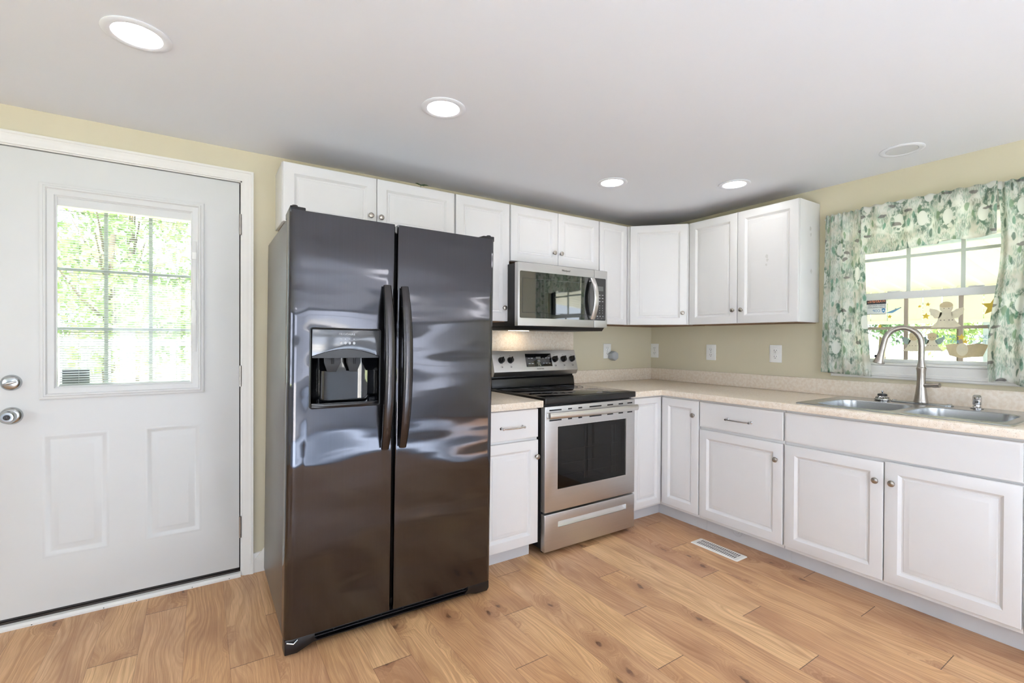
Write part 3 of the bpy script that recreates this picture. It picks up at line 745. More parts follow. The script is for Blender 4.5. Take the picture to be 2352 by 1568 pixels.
# faucet on its deck plate
fa = thing('kitchen_faucet', 'brushed nickel gooseneck pull down faucet behind the sink', 'faucet', (-0.098, -1.948, 0.9205))
pl = MB(); pl.loft([lp(0, 0, 0.058, 0.27, 0.027, 0.0), lp(0, 0, 0.058, 0.27, 0.027, 0.003), lp(0, 0, 0.050, 0.262, 0.024, 0.006)], cap=True)
for sy in (-1, 1): pl.lathe([(0.0, 0.010), (0.010, 0.0095), (0.013, 0.006), (0.013, 0.005)], (0, sy * 0.118, 0), 'z', 18)
pl.build('deck_plate', M['satin'], fa)
fb = MB(); fb.lathe([(0.0, 0.006), (0.032, 0.006), (0.0325, 0.012), (0.0305, 0.018), (0.0285, 0.030), (0.0245, 0.060), (0.0205, 0.095), (0.0188, 0.125), (0.0192, 0.150), (0.0205, 0.178), (0.0225, 0.190), (0.0225, 0.194), (0.0205, 0.196), (0.0200, 0.200), (0.0155, 0.225), (0.0140, 0.245), (0.0, 0.245)], (0, 0, 0), 'z', 28)
fb.build('faucet_body', M['nickel'], fa)
dxy = Vector((-0.20, 0.98, 0)).normalized(); R0 = 0.081
def arc_pt(s_, z): return (dxy.x * s_, dxy.y * s_, z)
pts = [arc_pt(0, 0.24), arc_pt(0, 0.28), arc_pt(0, 0.315)]
for k in range(1, 12):
    a = PI * k / 12 * 1.06
    pts.append(arc_pt(R0 - R0 * math.cos(a), 0.325 + R0 * 1.10 * math.sin(a)))
last = Vector(pts[-1]); dirv = (last - Vector(pts[-2])).normalized()
pts.append(tuple(last + dirv * 0.02)); last = Vector(pts[-1])
ng = MB(); ng.tube(pts, 0.0148, 18); ng.build('gooseneck', M['nickel'], fa)
sh = MB(); sh.lathe([(0.0, 0.0), (0.0150, 0.0), (0.0155, 0.003), (0.0160, 0.030), (0.0185, 0.062), (0.0245, 0.088), (0.0275, 0.098), (0.0275, 0.101), (0.0235, 0.104), (0.0, 0.104)], last, dirv, 26)
shd = sh.build('spray_head', M['nickel'], fa)
bt = MB(); bp_ = last + dirv * 0.062 + Vector((dxy.x, dxy.y, 0)) * 0.017; bt.lathe([(0.0, 0.011), (0.006, 0.010), (0.008, 0.004), (0.008, -0.004)], bp_, (dxy.x, dxy.y, 0.15), 14); tag(bt.build('spray_button', M['black'], shd), 'black spray button')
fh = MB(); hd = Vector((-0.22, -0.97, 0.10)).normalized()
fh.lathe([(0.013, 0.010), (0.0115, 0.020), (0.0105, 0.050), (0.0125, 0.056), (0.0130, 0.062), (0.0130, 0.078), (0.0125, 0.086), (0.0, 0.087)], (0, 0, 0.098), hd, 20)
fh.build('handle', M['nickel'], fa)

sb = thing('sink_strainer', 'loose metal basket strainer with black stopper resting on the sink deck', 'strainer', (-0.106, -1.775, 0.9205))
a = MB(); a.lathe([(0.0, 0.002), (0.030, 0.001), (0.0385, 0.003), (0.0385, 0.008), (0.034, 0.011), (0.027, 0.020), (0.022, 0.026), (0.0, 0.026)], (0, 0, 0), 'z', 28); bs_ = a.build('basket', M['chrome'], sb)
a = MB()
for k in range(14):
    an = 2 * PI * k / 14; a.lathe([(0.0030, 0.0), (0.0030, 0.0012)], (0.0300 * math.cos(an), 0.0300 * math.sin(an), 0.0155), (math.cos(an), math.sin(an), 0.75), 8)
tag(a.build('drain_holes', M['slot'], bs_), 'dark drain holes')
a = MB(); a.lathe([(0.0225, 0.026), (0.024, 0.028), (0.022, 0.036), (0.014, 0.0385), (0.0, 0.039)], (0, 0, 0), 'z', 24); tag(a.build('rubber_stopper', M['black'], sb), 'black rubber stopper')
a = MB(); a.lathe([(0.0035, 0.038), (0.0035, 0.046), (0.0055, 0.049), (0.004, 0.054), (0.0, 0.056)], (0, 0, 0), 'z', 14); a.build('pull_stem', M['satin'], sb)
sp = thing('soap_dispenser', 'short chrome soap dispenser on the sink deck right of the faucet', 'soap dispenser', (-0.098, -2.172, 0.9205))
a = MB(); a.lathe([(0.0, 0.0), (0.0255, 0.0), (0.0255, 0.003), (0.019, 0.006), (0.0155, 0.012), (0.0155, 0.020), (0.0, 0.020)], (0, 0, 0), 'z', 24); a.build('base', M['chrome'], sp)
a = MB(); a.lathe([(0.0, 0.0202), (0.0165, 0.0202), (0.0175, 0.024), (0.0175, 0.055), (0.0160, 0.064), (0.0110, 0.069), (0.0, 0.070)], (0, 0, 0), 'z', 24); pn = a.build('pump_head', M['chrome'], sp)
a = MB(); a.tube([(0, 0, 0.058), (-0.018, -0.004, 0.060), (-0.030, -0.008, 0.056), (-0.036, -0.010, 0.048)], [0.010, 0.010, 0.0085, 0.0065], 14); a.build('spout', M['chrome'], pn)

# ------------------------------------------------------------------ range
rg = thing('electric_range', 'stainless steel electric range with black glass cooktop', 'range', (-1.358, 0, 0))
RX = 0.3715; FY = -0.715
b = MB(); b.box(-RX + 0.004, RX - 0.004, FY + 0.045, -0.035, 0.035, 0.884, 0.003); b.build('body', M['matte'], rg)
for sx in (-1, 1):
    for yy in (FY + 0.075, -0.09):
        a = MB(); a.lathe([(0.0, 0.0005), (0.018, 0.0005), (0.020, 0.006), (0.012, 0.014), (0.012, 0.0345)], (sx * (RX - 0.05), yy, 0), 'z', 16); a.build('foot', M['black'], rg)
# cooktop
a = MB()
a.box(-RX - 0.002, RX + 0.002, FY - 0.006, -0.055, 0.8845, 0.922, 0.006, 3)
ckt = a.build('cooktop', M['black'], rg)
a = MB(); a.box(-RX + 0.022, RX - 0.022, FY + 0.030, -0.135, 0.9215, 0.9240, 0.001); gl = a.build('glass_top', M['cookglass'], ckt)
for (cx, cy, r) in ((-0.18, -0.53, 0.105), (0.18, -0.53, 0.09), (-0.18, -0.27, 0.075), (0.18, -0.27, 0.10), (0.0, -0.25, 0.055)):
    a = MB()
    for rr in (r, r * 0.62): a.lathe([(rr - 0.0010, 0.9240), (rr - 0.0010, 0.92425), (rr + 0.0010, 0.92425), (rr + 0.0010, 0.9240)], (cx, cy, 0), 'z', 48, ring=True)
    tag(a.build('burner_ring', M['ring'], ckt), 'printed grey burner circle')
# backguard
a = MB(); a.prism([(-0.036, 0.923), (-0.112, 0.923), (-0.100, 0.985), (-0.088, 0.992), (-0.088, 1.17), (-0.036, 1.17)], 'x', -RX + 0.006, RX - 0.006, 0.003); bg = a.build('backguard', M['black'], rg)
a = MB(); a.prism([(-0.040, 1.180), (-0.103, 1.182), (-0.146, 1.036), (-0.128, 1.004), (-0.092, 1.002), (-0.040, 1.002)], 'x', -RX + 0.001, RX - 0.001, 0.003, 3)
cp = a.build('control_panel', M['steel'], rg)
def on_panel(x, z):      # a point on the sloped panel face and the frame there
    t = (z - 1.036) / (1.182 - 1.036); return Vector((x, -0.146 + t * 0.043, z))
pn_n = Vector((0, -(1.182 - 1.036), 0.043 * -1)).normalized(); pn_n = Vector((0, -0.146, 0.043)).normalized()
PROT = Euler((PI / 2 - math.atan2(0.043, 0.146), 0, 0))
def panel_box(m, x0, x1, z0, z1, h0, h1, bev=0.0):
    c_ = on_panel((x0 + x1) / 2, (z0 + z1) / 2) + pn_n * (h0 + h1) / 2
    m.box(c_.x - (x1 - x0) / 2, c_.x + (x1 - x0) / 2, c_.y - (h1 - h0) / 2, c_.y + (h1 - h0) / 2, c_.z - (z1 - z0) / 2, c_.z + (z1 - z0) / 2, bev, rot=(-math.atan2(0.043, 0.146), 0, 0))
a = MB(); panel_box(a, -0.098, 0.132, 1.064, 1.160, -0.001, 0.0022, 0.001); dp = a.build('control_display', M['gloss'], rg)
for bx, bz, w, h in [(bx, bz, 0.009, 0.0022) for bx in (-0.070, -0.044, 0.083, 0.108) for bz in (1.126, 1.088)] + [(0.015, 1.110, 0.011, 0.0018), (0.015, 1.100, 0.011, 0.0018), (0.056, 1.125, 0.003, 0.003), (0.056, 1.0895, 0.003, 0.003)]:
    a = MB(); panel_box(a, bx - w, bx + w, bz - h, bz + h, 0.0020, 0.0027); tag(a.build('button_legend', M['greyink'], dp), 'small pale button legend')
a = MB(); panel_box(a, -0.008, 0.034, 1.119, 1.136, 0.0020, 0.0026); tag(a.build('clock_window', M['display'], dp), 'grey clock window')
for kx in (-0.303, -0.229, 0.162, 0.244, 0.325):
    kz = 1.116; o_ = on_panel(kx, kz)
    a = MB(); a.lathe([(0.0, 0.026), (0.015, 0.026), (0.0195, 0.022), (0.0225, 0.006), (0.0235, 0.0), (0.0235, -0.001)], o_, pn_n, 24)
    c_ = o_ + pn_n * 0.028; a.box(c_.x - 0.0045, c_.x + 0.0045, c_.y - 0.006, c_.y + 0.006, c_.z - 0.019, c_.z + 0.019, 0.002, rot=(-math.atan2(0.043, 0.146), 0.25, 0))
    ko = a.build('knob', M['black'], rg)
for kx in (-0.303, -0.229, 0.162, 0.244, 0.325):
    a = MB()
    for w0, w1, z0, z1 in ((-0.007, 0.007, 1.066, 1.0672), (-0.007, 0.007, 1.0758, 1.077), (-0.007, -0.0058, 1.066, 1.077), (0.0058, 0.007, 1.066, 1.077), (0.001, 0.0062, 1.0668, 1.072)): panel_box(a, kx + w0, kx + w1, z0, z1, -0.0003, 0.0006)
    tag(a.build('burner_symbol', M['ink'], rg), 'printed burner symbol')
    a = MB(); panel_box(a, kx - 0.004, kx + 0.004, 1.146, 1.148, -0.0003, 0.0006); tag(a.build('dial_mark', M['ink'], rg), 'printed dial mark')
a = MB(); a.text('FRIGIDAIRE', on_panel(0.020, 1.050) + pn_n * 0.0002, 0.011, normal=PROT, depth=0.0005, width=0.062); tag(a.build('brand_lettering', M['ink'], rg), 'dark brand lettering')
# oven door
a = MB(); a.box(-RX + 0.001, RX - 0.001, FY, FY + 0.042, 0.256, 0.872, 0.004, 3)
od = a.build('oven_door', M['steel'], rg)
wx0, wx1, wz0, wz1 = -0.279, 0.291, 0.380, 0.752
ct = MB(); ct.box(wx0, wx1, FY - 0.05, FY + 0.030, wz0, wz1); carve(od, ct)
a = MB(); a.frame(wx0 - 0.001, wx1 + 0.001, wz0 - 0.001, wz1 + 0.001, FY + 0.001, [(0, -0.004), (0, 0.0015), (0.003, 0.0015), (0.004, -0.006)]); tag(a.build('window_trim', M['steeledge'], od), 'bright steel window edge')
a = MB(); a.box(wx0, wx1, FY + 0.0285, FY + 0.0298, wz0, wz1); tag(a.build('oven_cavity', M['inside'], od), 'dark oven interior')
a = MB()
for zz in (0.45, 0.52, 0.60): a.tube([(wx0 + 0.05, FY + 0.020, zz), (wx1 - 0.05, FY + 0.020, zz)], 0.0016, 8)
for xx in (0.18, 0.19, 0.215, -0.05): a.tube([(xx, FY + 0.022, wz0 + 0.02), (xx, FY + 0.022, wz1 - 0.02)], 0.0016, 8)
tag(a.build('oven_rack', M['rack'], od), 'wire racks behind the glass')
s_ = NT('smoked_oven_glass'); s_.t.nodes.remove(s_.b)
t1 = s_.n('ShaderNodeBsdfTransparent'); t1.inputs[0].default_value = (0.45, 0.45, 0.45, 1); g1_ = s_.n('ShaderNodeBsdfGlossy'); g1_.inputs['Roughness'].default_value = 0.02
fr = s_.n('ShaderNodeLayerWeight'); fc_ = s_.add(s_.mul(s_.math('POWER', fr.outputs['Facing'], 5.0), 0.85), 0.045); mx_ = s_.n('ShaderNodeMixShader')
s_.t.links.new(fc_, mx_.inputs[0]); s_.t.links.new(t1.outputs[0], mx_.inputs[1]); s_.t.links.new(g1_.outputs[0], mx_.inputs[2]); s_.t.links.new(mx_.outputs[0], s_.out.inputs[0])
M['smoke'] = s_.m
a = MB(); a.box(wx0, wx1, FY + 0.004, FY + 0.008, wz0, wz1); tag(a.build('oven_window', M['smoke'], od), 'smoked glass window')
a = MB(); a.frame(wx0, wx1, wz0, wz1, FY + 0.0095, [(0, 0.0), (0, 0.0012), (0.034, 0.0012), (0.034, 0.0)]); tag(a.build('window_border', M['matte'], od), 'black printed glass border')
for x0, x1 in ((-0.34, -0.25), (-0.20, -0.17), (-0.12, -0.09), (-0.03, 0.07), (0.12, 0.17), (0.22, 0.26), (0.30, 0.345)):
    for zz in (0.849, 0.790):
        a = MB(); a.box(x0, x1, FY - 0.0006, FY + 0.003, zz - 0.004, zz + 0.004); tag(a.build('vent_slot', M['matte'], od), 'dark vent slot')
a = MB(); hp = []
for k in range(17):
    t = -1 + 2 * k / 16; hp.append((t * (RX - 0.010), FY - 0.030 - 0.016 * (1 - t * t), 0.822))
a.tube(hp, 0.019, 16, ell=(1.0, 0.62), up=(0, 0, 1))
for sx in (-1, 1): a.box(sx * (RX - 0.026) - 0.012, sx * (RX - 0.026) + 0.012, FY - 0.036, FY + 0.001, 0.808, 0.836, 0.004)
tag(a.build('oven_handle', M['steeledge'], od), 'bright bowed steel handle')
# storage drawer
a = MB(); a.box(-RX + 0.001, RX - 0.001, FY, FY + 0.040, 0.028, 0.245, 0.004, 3); sd_ = a.build('storage_drawer', M['steel'], rg)
ct = MB(); ct.box(-0.272, 0.292, FY - 0.05, FY + 0.024, 0.158, 0.193, 0.004); carve(sd_, ct)
a = MB(); a.prism([(FY + 0.003, 0.1585), (FY + 0.0235, 0.1585), (FY + 0.0235, 0.1925), (FY + 0.020, 0.1925), (FY + 0.014, 0.170)], 'x', -0.2715, 0.2915); tag(a.build('drawer_grip', M['steeledge'], sd_), 'bright recessed grip')

# ------------------------------------------------------------------ over the range microwave
mw = thing('microwave_oven', 'stainless steel over the range microwave with black window', 'microwave', (-1.323, 0, 1.335))
MX = 0.387; MY = -0.400; MH = 0.418
a = MB(); a.box(-MX + 0.004, MX - 0.004, MY + 0.040, -0.004, 0.012, MH - 0.003, 0.003); a.build('body', M['matte'], mw)
a = MB(); a.prism([(MY + 0.008, 0.0115), (MY + 0.030, -0.012), (-0.02, -0.012), (-0.02, 0.0115)], 'x', -MX + 0.008, MX - 0.020, 0.002); hd_ = a.build('vent_base', M['matte'], mw)
a = MB(); a.box(-0.25, -0.10, -0.115, -0.075, -0.0135, -0.0118); tag(a.build('hood_lamp', M['hood'], hd_), 'warm glowing hood lamp')
SPX = 0.262
a = MB(); a.box(-MX, SPX - 0.0015, MY, MY + 0.038, 0.012, MH, 0.003, 3); md_ = a.build('door', M['steel'], mw)
ct = MB(); ct.prism(rrect((-0.373 + SPX + 0.01) / 2, 0.2125, SPX + 0.01 + 0.373, 0.300, 0.010), 'y', MY - 0.05, MY + 0.003); carve(md_, ct)
a = MB(); a.prism(rrect((-0.3725 + SPX - 0.002) / 2, 0.2125, SPX - 0.002 + 0.3725, 0.299, 0.008), 'y', MY + 0.0008, MY + 0.0035); M['mwglass'].node_tree.nodes['Principled BSDF'].inputs['IOR'].default_value = 1.72
wd = a.build('window', M['mwglass'], md_)
a = MB(); a.frame(-0.352, 0.215, 0.098, 0.318, MY + 0.0006, [(0, 0.0), (0, 0.0004), (0.0015, 0.0004), (0.0015, 0.0)]); tag(a.build('window_screen_edge', M['ring'], wd), 'thin grey screen outline')
a = MB(); a.box(SPX + 0.0015, MX, MY, MY + 0.038, 0.012, MH, 0.003, 3); pn2 = a.build('control_side', M['steel'], mw)
ct = MB(); ct.prism([(SPX - 0.01, 0.0625), (0.366, 0.0625), (0.372, 0.0685), (0.372, 0.3565), (0.366, 0.3625), (SPX - 0.01, 0.3625)], 'y', MY - 0.05, MY + 0.003); carve(pn2, ct)
a = MB(); a.prism([(SPX + 0.0016, 0.063), (0.3655, 0.063), (0.3715, 0.0685), (0.3715, 0.3565), (0.3655, 0.362), (SPX + 0.0016, 0.362)], 'y', MY + 0.0008, MY + 0.0035); kp = a.build('keypad', M['gloss'], pn2)
a = MB(); a.box(0.292, 0.349, MY - 0.0003, MY + 0.001, 0.272, 0.306); tag(a.build('display', M['display'], kp), 'grey display')
a = MB()
for r_ in range(3):
    for c2 in range(2): a.box(0.307 + c2 * 0.028, 0.321 + c2 * 0.028, MY - 0.0002, MY + 0.001, 0.241 - r_ * 0.0225, 0.246 - r_ * 0.0225)
for r_ in range(4):
    for c2 in range(2): a.box(0.311 + c2 * 0.028, 0.316 + c2 * 0.028, MY - 0.0002, MY + 0.001, 0.166 - r_ * 0.0175, 0.172 - r_ * 0.0175)
for c2 in range(3): a.box(0.286 + c2 * 0.027, 0.298 + c2 * 0.027, MY - 0.0002, MY + 0.001, 0.090, 0.096)
for c2 in range(2): a.box(0.296 + c2 * 0.035, 0.300 + c2 * 0.035, MY - 0.0002, MY + 0.001, 0.074, 0.079)
tag(a.build('key_legend', M['greyink'], kp), 'small pale key legends')
a = MB(); hp = []
for k in range(15):
    t = -1 + 2 * k / 14; hp.append((0.236, MY - 0.012 - 0.040 * (1 - t * t), 0.213 + t * 0.142))
a.tube(hp, 0.020, 14, ell=(0.30, 1.0), up=(0, 1, 0))
for sz in (-1, 1): a.box(0.222, 0.250, MY - 0.014, MY + 0.002, 0.213 + sz * 0.128 - 0.010, 0.213 + sz * 0.128 + 0.010, 0.003)
tag(a.build('handle', M['steeledge'], md_), 'bright bowed steel handle')
a = MB(); a.text('Whirlpool', (0.003, MY - 0.0002, 0.390), 0.019, depth=0.0005, width=0.072); tag(a.build('brand_lettering', M['ink'], md_), 'dark brand lettering')

# ------------------------------------------------------------------ refrigerator
FXc = -2.647
fr_ = thing('refrigerator', 'dark stainless side by side refrigerator with ice and water dispenser', 'refrigerator', (FXc, -0.45, 0.0))
fr_.rotation_euler = (0.0, 0.0115, 0.0); fr_.location.z = 0.0055
def fy(v): return v + 0.45
HW = 0.466; DF = -0.876; DB = -0.800
a = MB(); a.box(-HW + 0.008, HW - 0.008, fy(-0.792), fy(-0.075), 0.030, 1.742, 0.004); a.build('cabinet_body', M['fside'], fr_)
def fdoor(x0, x1, name, left):
    r, rs_ = 0.030, 0.010
    # plan outline of a door: big radius on the hinge side, small at the handle side
    pts = [(x0, fy(DB)), (x1, fy(DB))]
    ra, rb = (rs_, r) if left else (r, rs_)
    for k in range(7): an = k * PI / 12; pts.append((x1 - ra + ra * math.cos(an), fy(DF) + ra - ra * math.sin(an)))
    for k in range(7): an = PI / 2 + k * PI / 12; pts.append((x0 + rb + rb * math.cos(an), fy(DF) + rb - rb * math.sin(an)))
    m = MB(); m.prism(pts, 'z', 0.068, 1.752, 0.0015, 2)
    return m.build(name, M['fsteel'], fr_)
SPL = -0.0385
fl_ = fdoor(-HW, SPL - 0.0055, 'freezer_door', True)
fg = fdoor(SPL + 0.0055, HW, 'fresh_food_door', False)
# dark gasket strip seen between the doors
a = MB(); a.box(-HW + 0.015, HW - 0.015, fy(-0.799), fy(-0.7925), 0.075, 1.735); a.build('door_gasket', M['black'], fr_)
# dispenser
dx0, dx1, dz0, dz1 = -0.3885, -0.1030, 0.967, 1.294
ct = MB(); ct.box(dx0 + 0.004, dx1 - 0.004, fy(-0.95), fy(DB - 0.008), dz0 + 0.004, dz1 - 0.004); carve(fl_, ct)
a = MB()
o1 = [(p[0], fy(DF) - 0.0005, p[1]) for p in rrect((dx0 + dx1) / 2, (dz0 + dz1) / 2, dx1 - dx0, dz1 - dz0, 0.012)]
def lpd(w, h, r, y): return [(p[0], fy(DF) + y, p[1]) for p in rrect((dx0 + dx1) / 2, (dz0 + dz1) / 2, dx1 - dx0 - w, dz1 - dz0 - h, r)]
a.loft([lpd(0, 0, 0.012, 0.001), lpd(0.001, 0.001, 0.012, -0.005), lpd(0.006, 0.006, 0.010, -0.007), lpd(0.013, 0.013, 0.008, -0.005), lpd(0.014, 0.014, 0.008, 0.004), lpd(0.0, 0.0, 0.012, 0.004)], cap=False)
tag(a.build('dispenser_bezel', M['black'], fl_), 'black dispenser surround')
# recess shell
a = MB(); rx0, rx1, rz0, rz1 = dx0 + 0.014, dx1 - 0.014, dz0 + 0.012, 1.215; ry = fy(DB - 0.010)
n = 10; loops = []
def arc_line(z, inset):
    pts_ = []
    for k in range(n + 1):
        t = k / n; pts_.append((rx0 + inset + (rx1 - rx0 - 2 * inset) * t, fy(DF) + 0.012 + (ry - fy(DF) - 0.012) * min(1, 2.4 * math.sin(PI * t)) if 0 < k < n else fy(DF) - 0.002, z))
    return pts_
a.loft([arc_line(rz0, 0), arc_line(rz1, 0)], cap=False, close=False)
a.prism([(rx0, fy(DF) - 0.002), (rx1, fy(DF) - 0.002), (rx1, ry), (rx0, ry)], 'z', rz0 - 0.004, rz0)
tag(a.build('dispenser_recess', M['gloss'], fl_), 'glossy black dispenser recess')
# arched control panel
a = MB(); pts = [(dx0 + 0.008, dz1 - 0.008), (dx0 + 0.008, 1.178)]
for k in range(1, 14):
    t = k / 14; pts.append((dx0 + 0.008 + (dx1 - dx0 - 0.016) * t, 1.178 + 0.030 * math.sin(PI * t)))
pts += [(dx1 - 0.008, 1.178), (dx1 - 0.008, dz1 - 0.008)]
a.prism(pts, 'y', fy(DF) - 0.0085, fy(DF) + 0.006, 0.001); tag(a.build('dispenser_panel', M['fpanel'], fl_), 'shiny grey control panel')
a = MB(); pts = []
for k in range(15): t = k / 14; pts.append((dx0 + 0.010 + (dx1 - dx0 - 0.020) * t, 1.177 + 0.030 * math.sin(PI * t)))
pts += [(dx1 - 0.010, 1.171), (dx0 + 0.010, 1.171)]
a.prism(pts, 'y', fy(DF) - 0.006, fy(DF) + 0.014); tag(a.build('dispenser_brow', M['black'], fl_), 'dark arched brow')
a = MB(); a.text('FRIGIDAIRE', ((dx0 + dx1) / 2, fy(DF) - 0.0087, 1.268), 0.012, depth=0.0004, width=0.064); tag(a.build('brand_lettering', M['greyink'], fl_), 'pale brand lettering')
a = MB()
for k in range(4): a.box(-0.273 + k * 0.0175, -0.268 + k * 0.0175, fy(DF) - 0.0092, fy(DF) - 0.008, 1.2475, 1.2495)
for k in range(4): a.lathe([(0.005, -0.0007), (0.0055, -0.0007), (0.0055, 0.0)], (-0.270 + k * 0.0175, fy(DF) - 0.0085, 1.232), 'y', 14)
tag(a.build('button_marks', M['greyink'], fl_), 'pale button marks')
for cx, w in ((-0.296, 0.034), (-0.208, 0.028)):
    a = MB(); a.loft([[(cx - w, fy(DF) + 0.022, 1.175), (cx + w, fy(DF) + 0.022, 1.175), (cx + w, fy(DF) + 0.046, 1.175), (cx - w, fy(DF) + 0.046, 1.175)], [(cx - w * 0.95, fy(DF) + 0.020, 1.150), (cx + w * 0.95, fy(DF) + 0.020, 1.150), (cx + w * 0.95, fy(DF) + 0.044, 1.150), (cx - w * 0.95, fy(DF) + 0.044, 1.150)], [(cx - w * 0.5, fy(DF) + 0.030, 1.112), (cx + w * 0.5, fy(DF) + 0.030, 1.112), (cx + w * 0.5, fy(DF) + 0.040, 1.112), (cx - w * 0.5, fy(DF) + 0.040, 1.112)]])
    a.lathe([(0.004, 1.175), (0.004, 1.145)], (cx, fy(DF) + 0.014, 0), 'z', 10)
    tag(a.build('dispenser_lever', M['matte'], fl_), 'black dispenser lever')
a = MB(); a.loft([[(dx0 + 0.010, fy(DF) + 0.002, rz0 + 0.012), (dx0 + 0.010, fy(DF) + 0.002, rz0 - 0.006)]] + [[(dx0 + 0.010 + (dx1 - dx0 - 0.020) * k / 12, fy(DF) - 0.004 - 0.014 * math.sin(PI * k / 12), rz0 + 0.010 - 0.004 * math.sin(PI * k / 12)), (dx0 + 0.010 + (dx1 - dx0 - 0.020) * k / 12, fy(DF) - 0.004 - 0.008 * math.sin(PI * k / 12), rz0 - 0.008)] for k in range(13)], cap=False, close=False)
a.prism([(dx0 + 0.010, fy(DF) - 0.004)] + [(dx0 + 0.010 + (dx1 - dx0 - 0.020) * k / 12, fy(DF) - 0.004 - 0.014 * math.sin(PI * k / 12)) for k in range(1, 12)] + [(dx1 - 0.010, fy(DF) - 0.004), (dx1 - 0.010, fy(DF) + 0.02), (dx0 + 0.010, fy(DF) + 0.02)], 'z', rz0 - 0.002, rz0 + 0.006, 0.001)
tag(a.build('drip_tray', M['black'], fl_), 'curved black drip tray lip')
# handles
for cx, par, lab in ((-0.082, fl_, 0), (-0.0125 + 0.0085, fg, 1)):
    a = MB(); hp, rr = [], []
    for k in range(25):
        t = -1 + 2 * k / 24
        hp.append((cx, fy(DF) - 0.012 - 0.052 * (1 - abs(t) ** 2.2), 1.130 + t * 0.350)); rr.append(0.0225 - 0.0055 * abs(t) ** 3)
    a.tube(hp, rr, 18, ell=(0.72, 1.0), up=(0, 1, 0))
    for sz in (-1, 1): a.box(cx - 0.014, cx + 0.014, fy(DF) - 0.014, fy(DF) + 0.001, 1.130 + sz * 0.330 - 0.016, 1.130 + sz * 0.330 + 0.016, 0.004)
    tag(a.build('handle', M['fdark'], par), 'dark bowed handle')
# hinge covers and base grille
for sx in (-1, 1):
    a = MB(); a.prism([(sx * (HW - 0.002), fy(-0.865)), (sx * (HW - 0.060), fy(-0.858)), (sx * (HW - 0.075), fy(-0.74)), (sx * (HW - 0.008), fy(-0.70))], 'z', 1.7425, 1.768, 0.003)
    a.lathe([(0.0, 1.776), (0.010, 1.775), (0.014, 1.768), (0.014, 1.752)], (sx * (HW - 0.022), fy(-0.842), 0), 'z', 16)
    tag(a.build('hinge_cover', M['black'], fr_), 'black hinge cover')
a = MB(); gz = 0.062
outline = [(-HW + 0.004, 0.000 + 0.002), (-HW + 0.050, 0.000), (-HW + 0.110, 0.024), (HW - 0.115, 0.022), (HW - 0.075, 0.012), (HW - 0.012, 0.010), (HW - 0.002, 0.024), (HW - 0.003, gz), (-HW + 0.004, gz)]
a.prism(outline, 'y', fy(-0.860), fy(-0.800), 0.004)
gr = a.build('base_grille', M['black'], fr_)
ct = MB(); ct.prism([(-HW + 0.125, 0.031), (HW - 0.135, 0.030), (HW - 0.120, 0.045), (HW - 0.120, 0.080), (-HW + 0.115, 0.080), (-HW + 0.115, 0.040)], 'y', fy(-0.90), fy(-0.815)); carve(gr, ct)
a = MB()
for zz in (0.040, 0.052): a.box(-HW + 0.117, HW - 0.122, fy(-0.852), fy(-0.8165), zz - 0.0022, zz + 0.0022, 0.001)
for k in range(7): a.box(-HW + 0.19 + k * 0.10, -HW + 0.194 + k * 0.10, fy(-0.846), fy(-0.8165), 0.034, 0.060)
a.build('grille_bars', M['matte'], gr)
a = MB(); a.tube([(-HW + 0.012, fy(-0.8605), 0.052), (-HW + 0.035, fy(-0.868), 0.046), (-HW + 0.050, fy(-0.863), 0.056)], 0.0035, 8); tag(a.build('hinge_pin', M['satin'], fr_), 'exposed metal lower hinge')
for sx in (-1, 1):
    for yy in (-0.80, -0.14):
        a = MB(); a.lathe([(0.018, -0.012), (0.020, -0.010), (0.020, 0.010), (0.018, 0.012)], (sx * (HW - 0.07), fy(yy), 0.0195 + (0.0 if sx < 0 else 0.0)), 'x', 18)
        a.box(sx * (HW - 0.07) - 0.016, sx * (HW - 0.07) + 0.016, fy(yy) - 0.016, fy(yy) + 0.016, 0.016, 0.031)
        tag(a.build('roller', M['black'], fr_), 'black roller')

# ------------------------------------------------------------------ outlets and plugged device
def outlet(label, loc, rz):
    t = thing('wall_outlet', label, 'outlet', loc, rz, 'white duplex outlets')
    a = MB(); a.box(-0.0425, 0.0425, -0.006, -0.0005, -0.0615, 0.0615, 0.003, 3); a.build('cover_plate', M['outlet'], t)
    for sz in (0.0215, -0.0215):
        a = MB(); a.prism(rrect(0, sz, 0.034, 0.030, 0.011), 'y', -0.0075, -0.0055, 0.0005); f_ = a.build('receptacle', M['outlet'], t)
        a = MB(); a.box(-0.0085, -0.0060, -0.0080, -0.0070, sz - 0.002, sz + 0.008); a.box(0.0060, 0.0085, -0.0080, -0.0070, sz - 0.001, sz + 0.007); a.lathe([(0.0028, -0.0080), (0.0028, -0.0070)], (0, 0, sz - 0.0085), 'y', 10)
        a.build('socket_slots', M['slot'], f_)
    a = MB(); a.lathe([(0.0, -0.0072), (0.0025, -0.0070), (0.003, -0.0058)], (0, 0, 0), 'y', 10); tag(a.build('screw', M['satin'], t))
    return t
outlet('white duplex outlet on the back wall with a grey device plugged in', (-0.545, 0, 1.168), 0)
outlet('white duplex outlet on the window wall right beside the corner', (0, -0.044, 1.168), -PI / 2)
outlet('white duplex outlet below the middle of the two door wall cabinet, second from the corner', (0, -0.605, 1.166), -PI / 2)
outlet('white duplex outlet on the window wall nearest the curtain', (0, -1.111, 1.168), -PI / 2)
hx = thing('plug_in_device', 'grey hexagonal plug in device on the back wall outlet', 'plug in device', (-0.503, -0.0062, 1.128))
a = MB(); a.prism([(0.040 * math.cos(PI / 6 + k * PI / 3), 0.040 * math.sin(PI / 6 + k * PI / 3)) for k in range(6)], 'y', -0.052, -0.0022, 0.004, 3); a.build('housing', M['hexgrey'], hx)
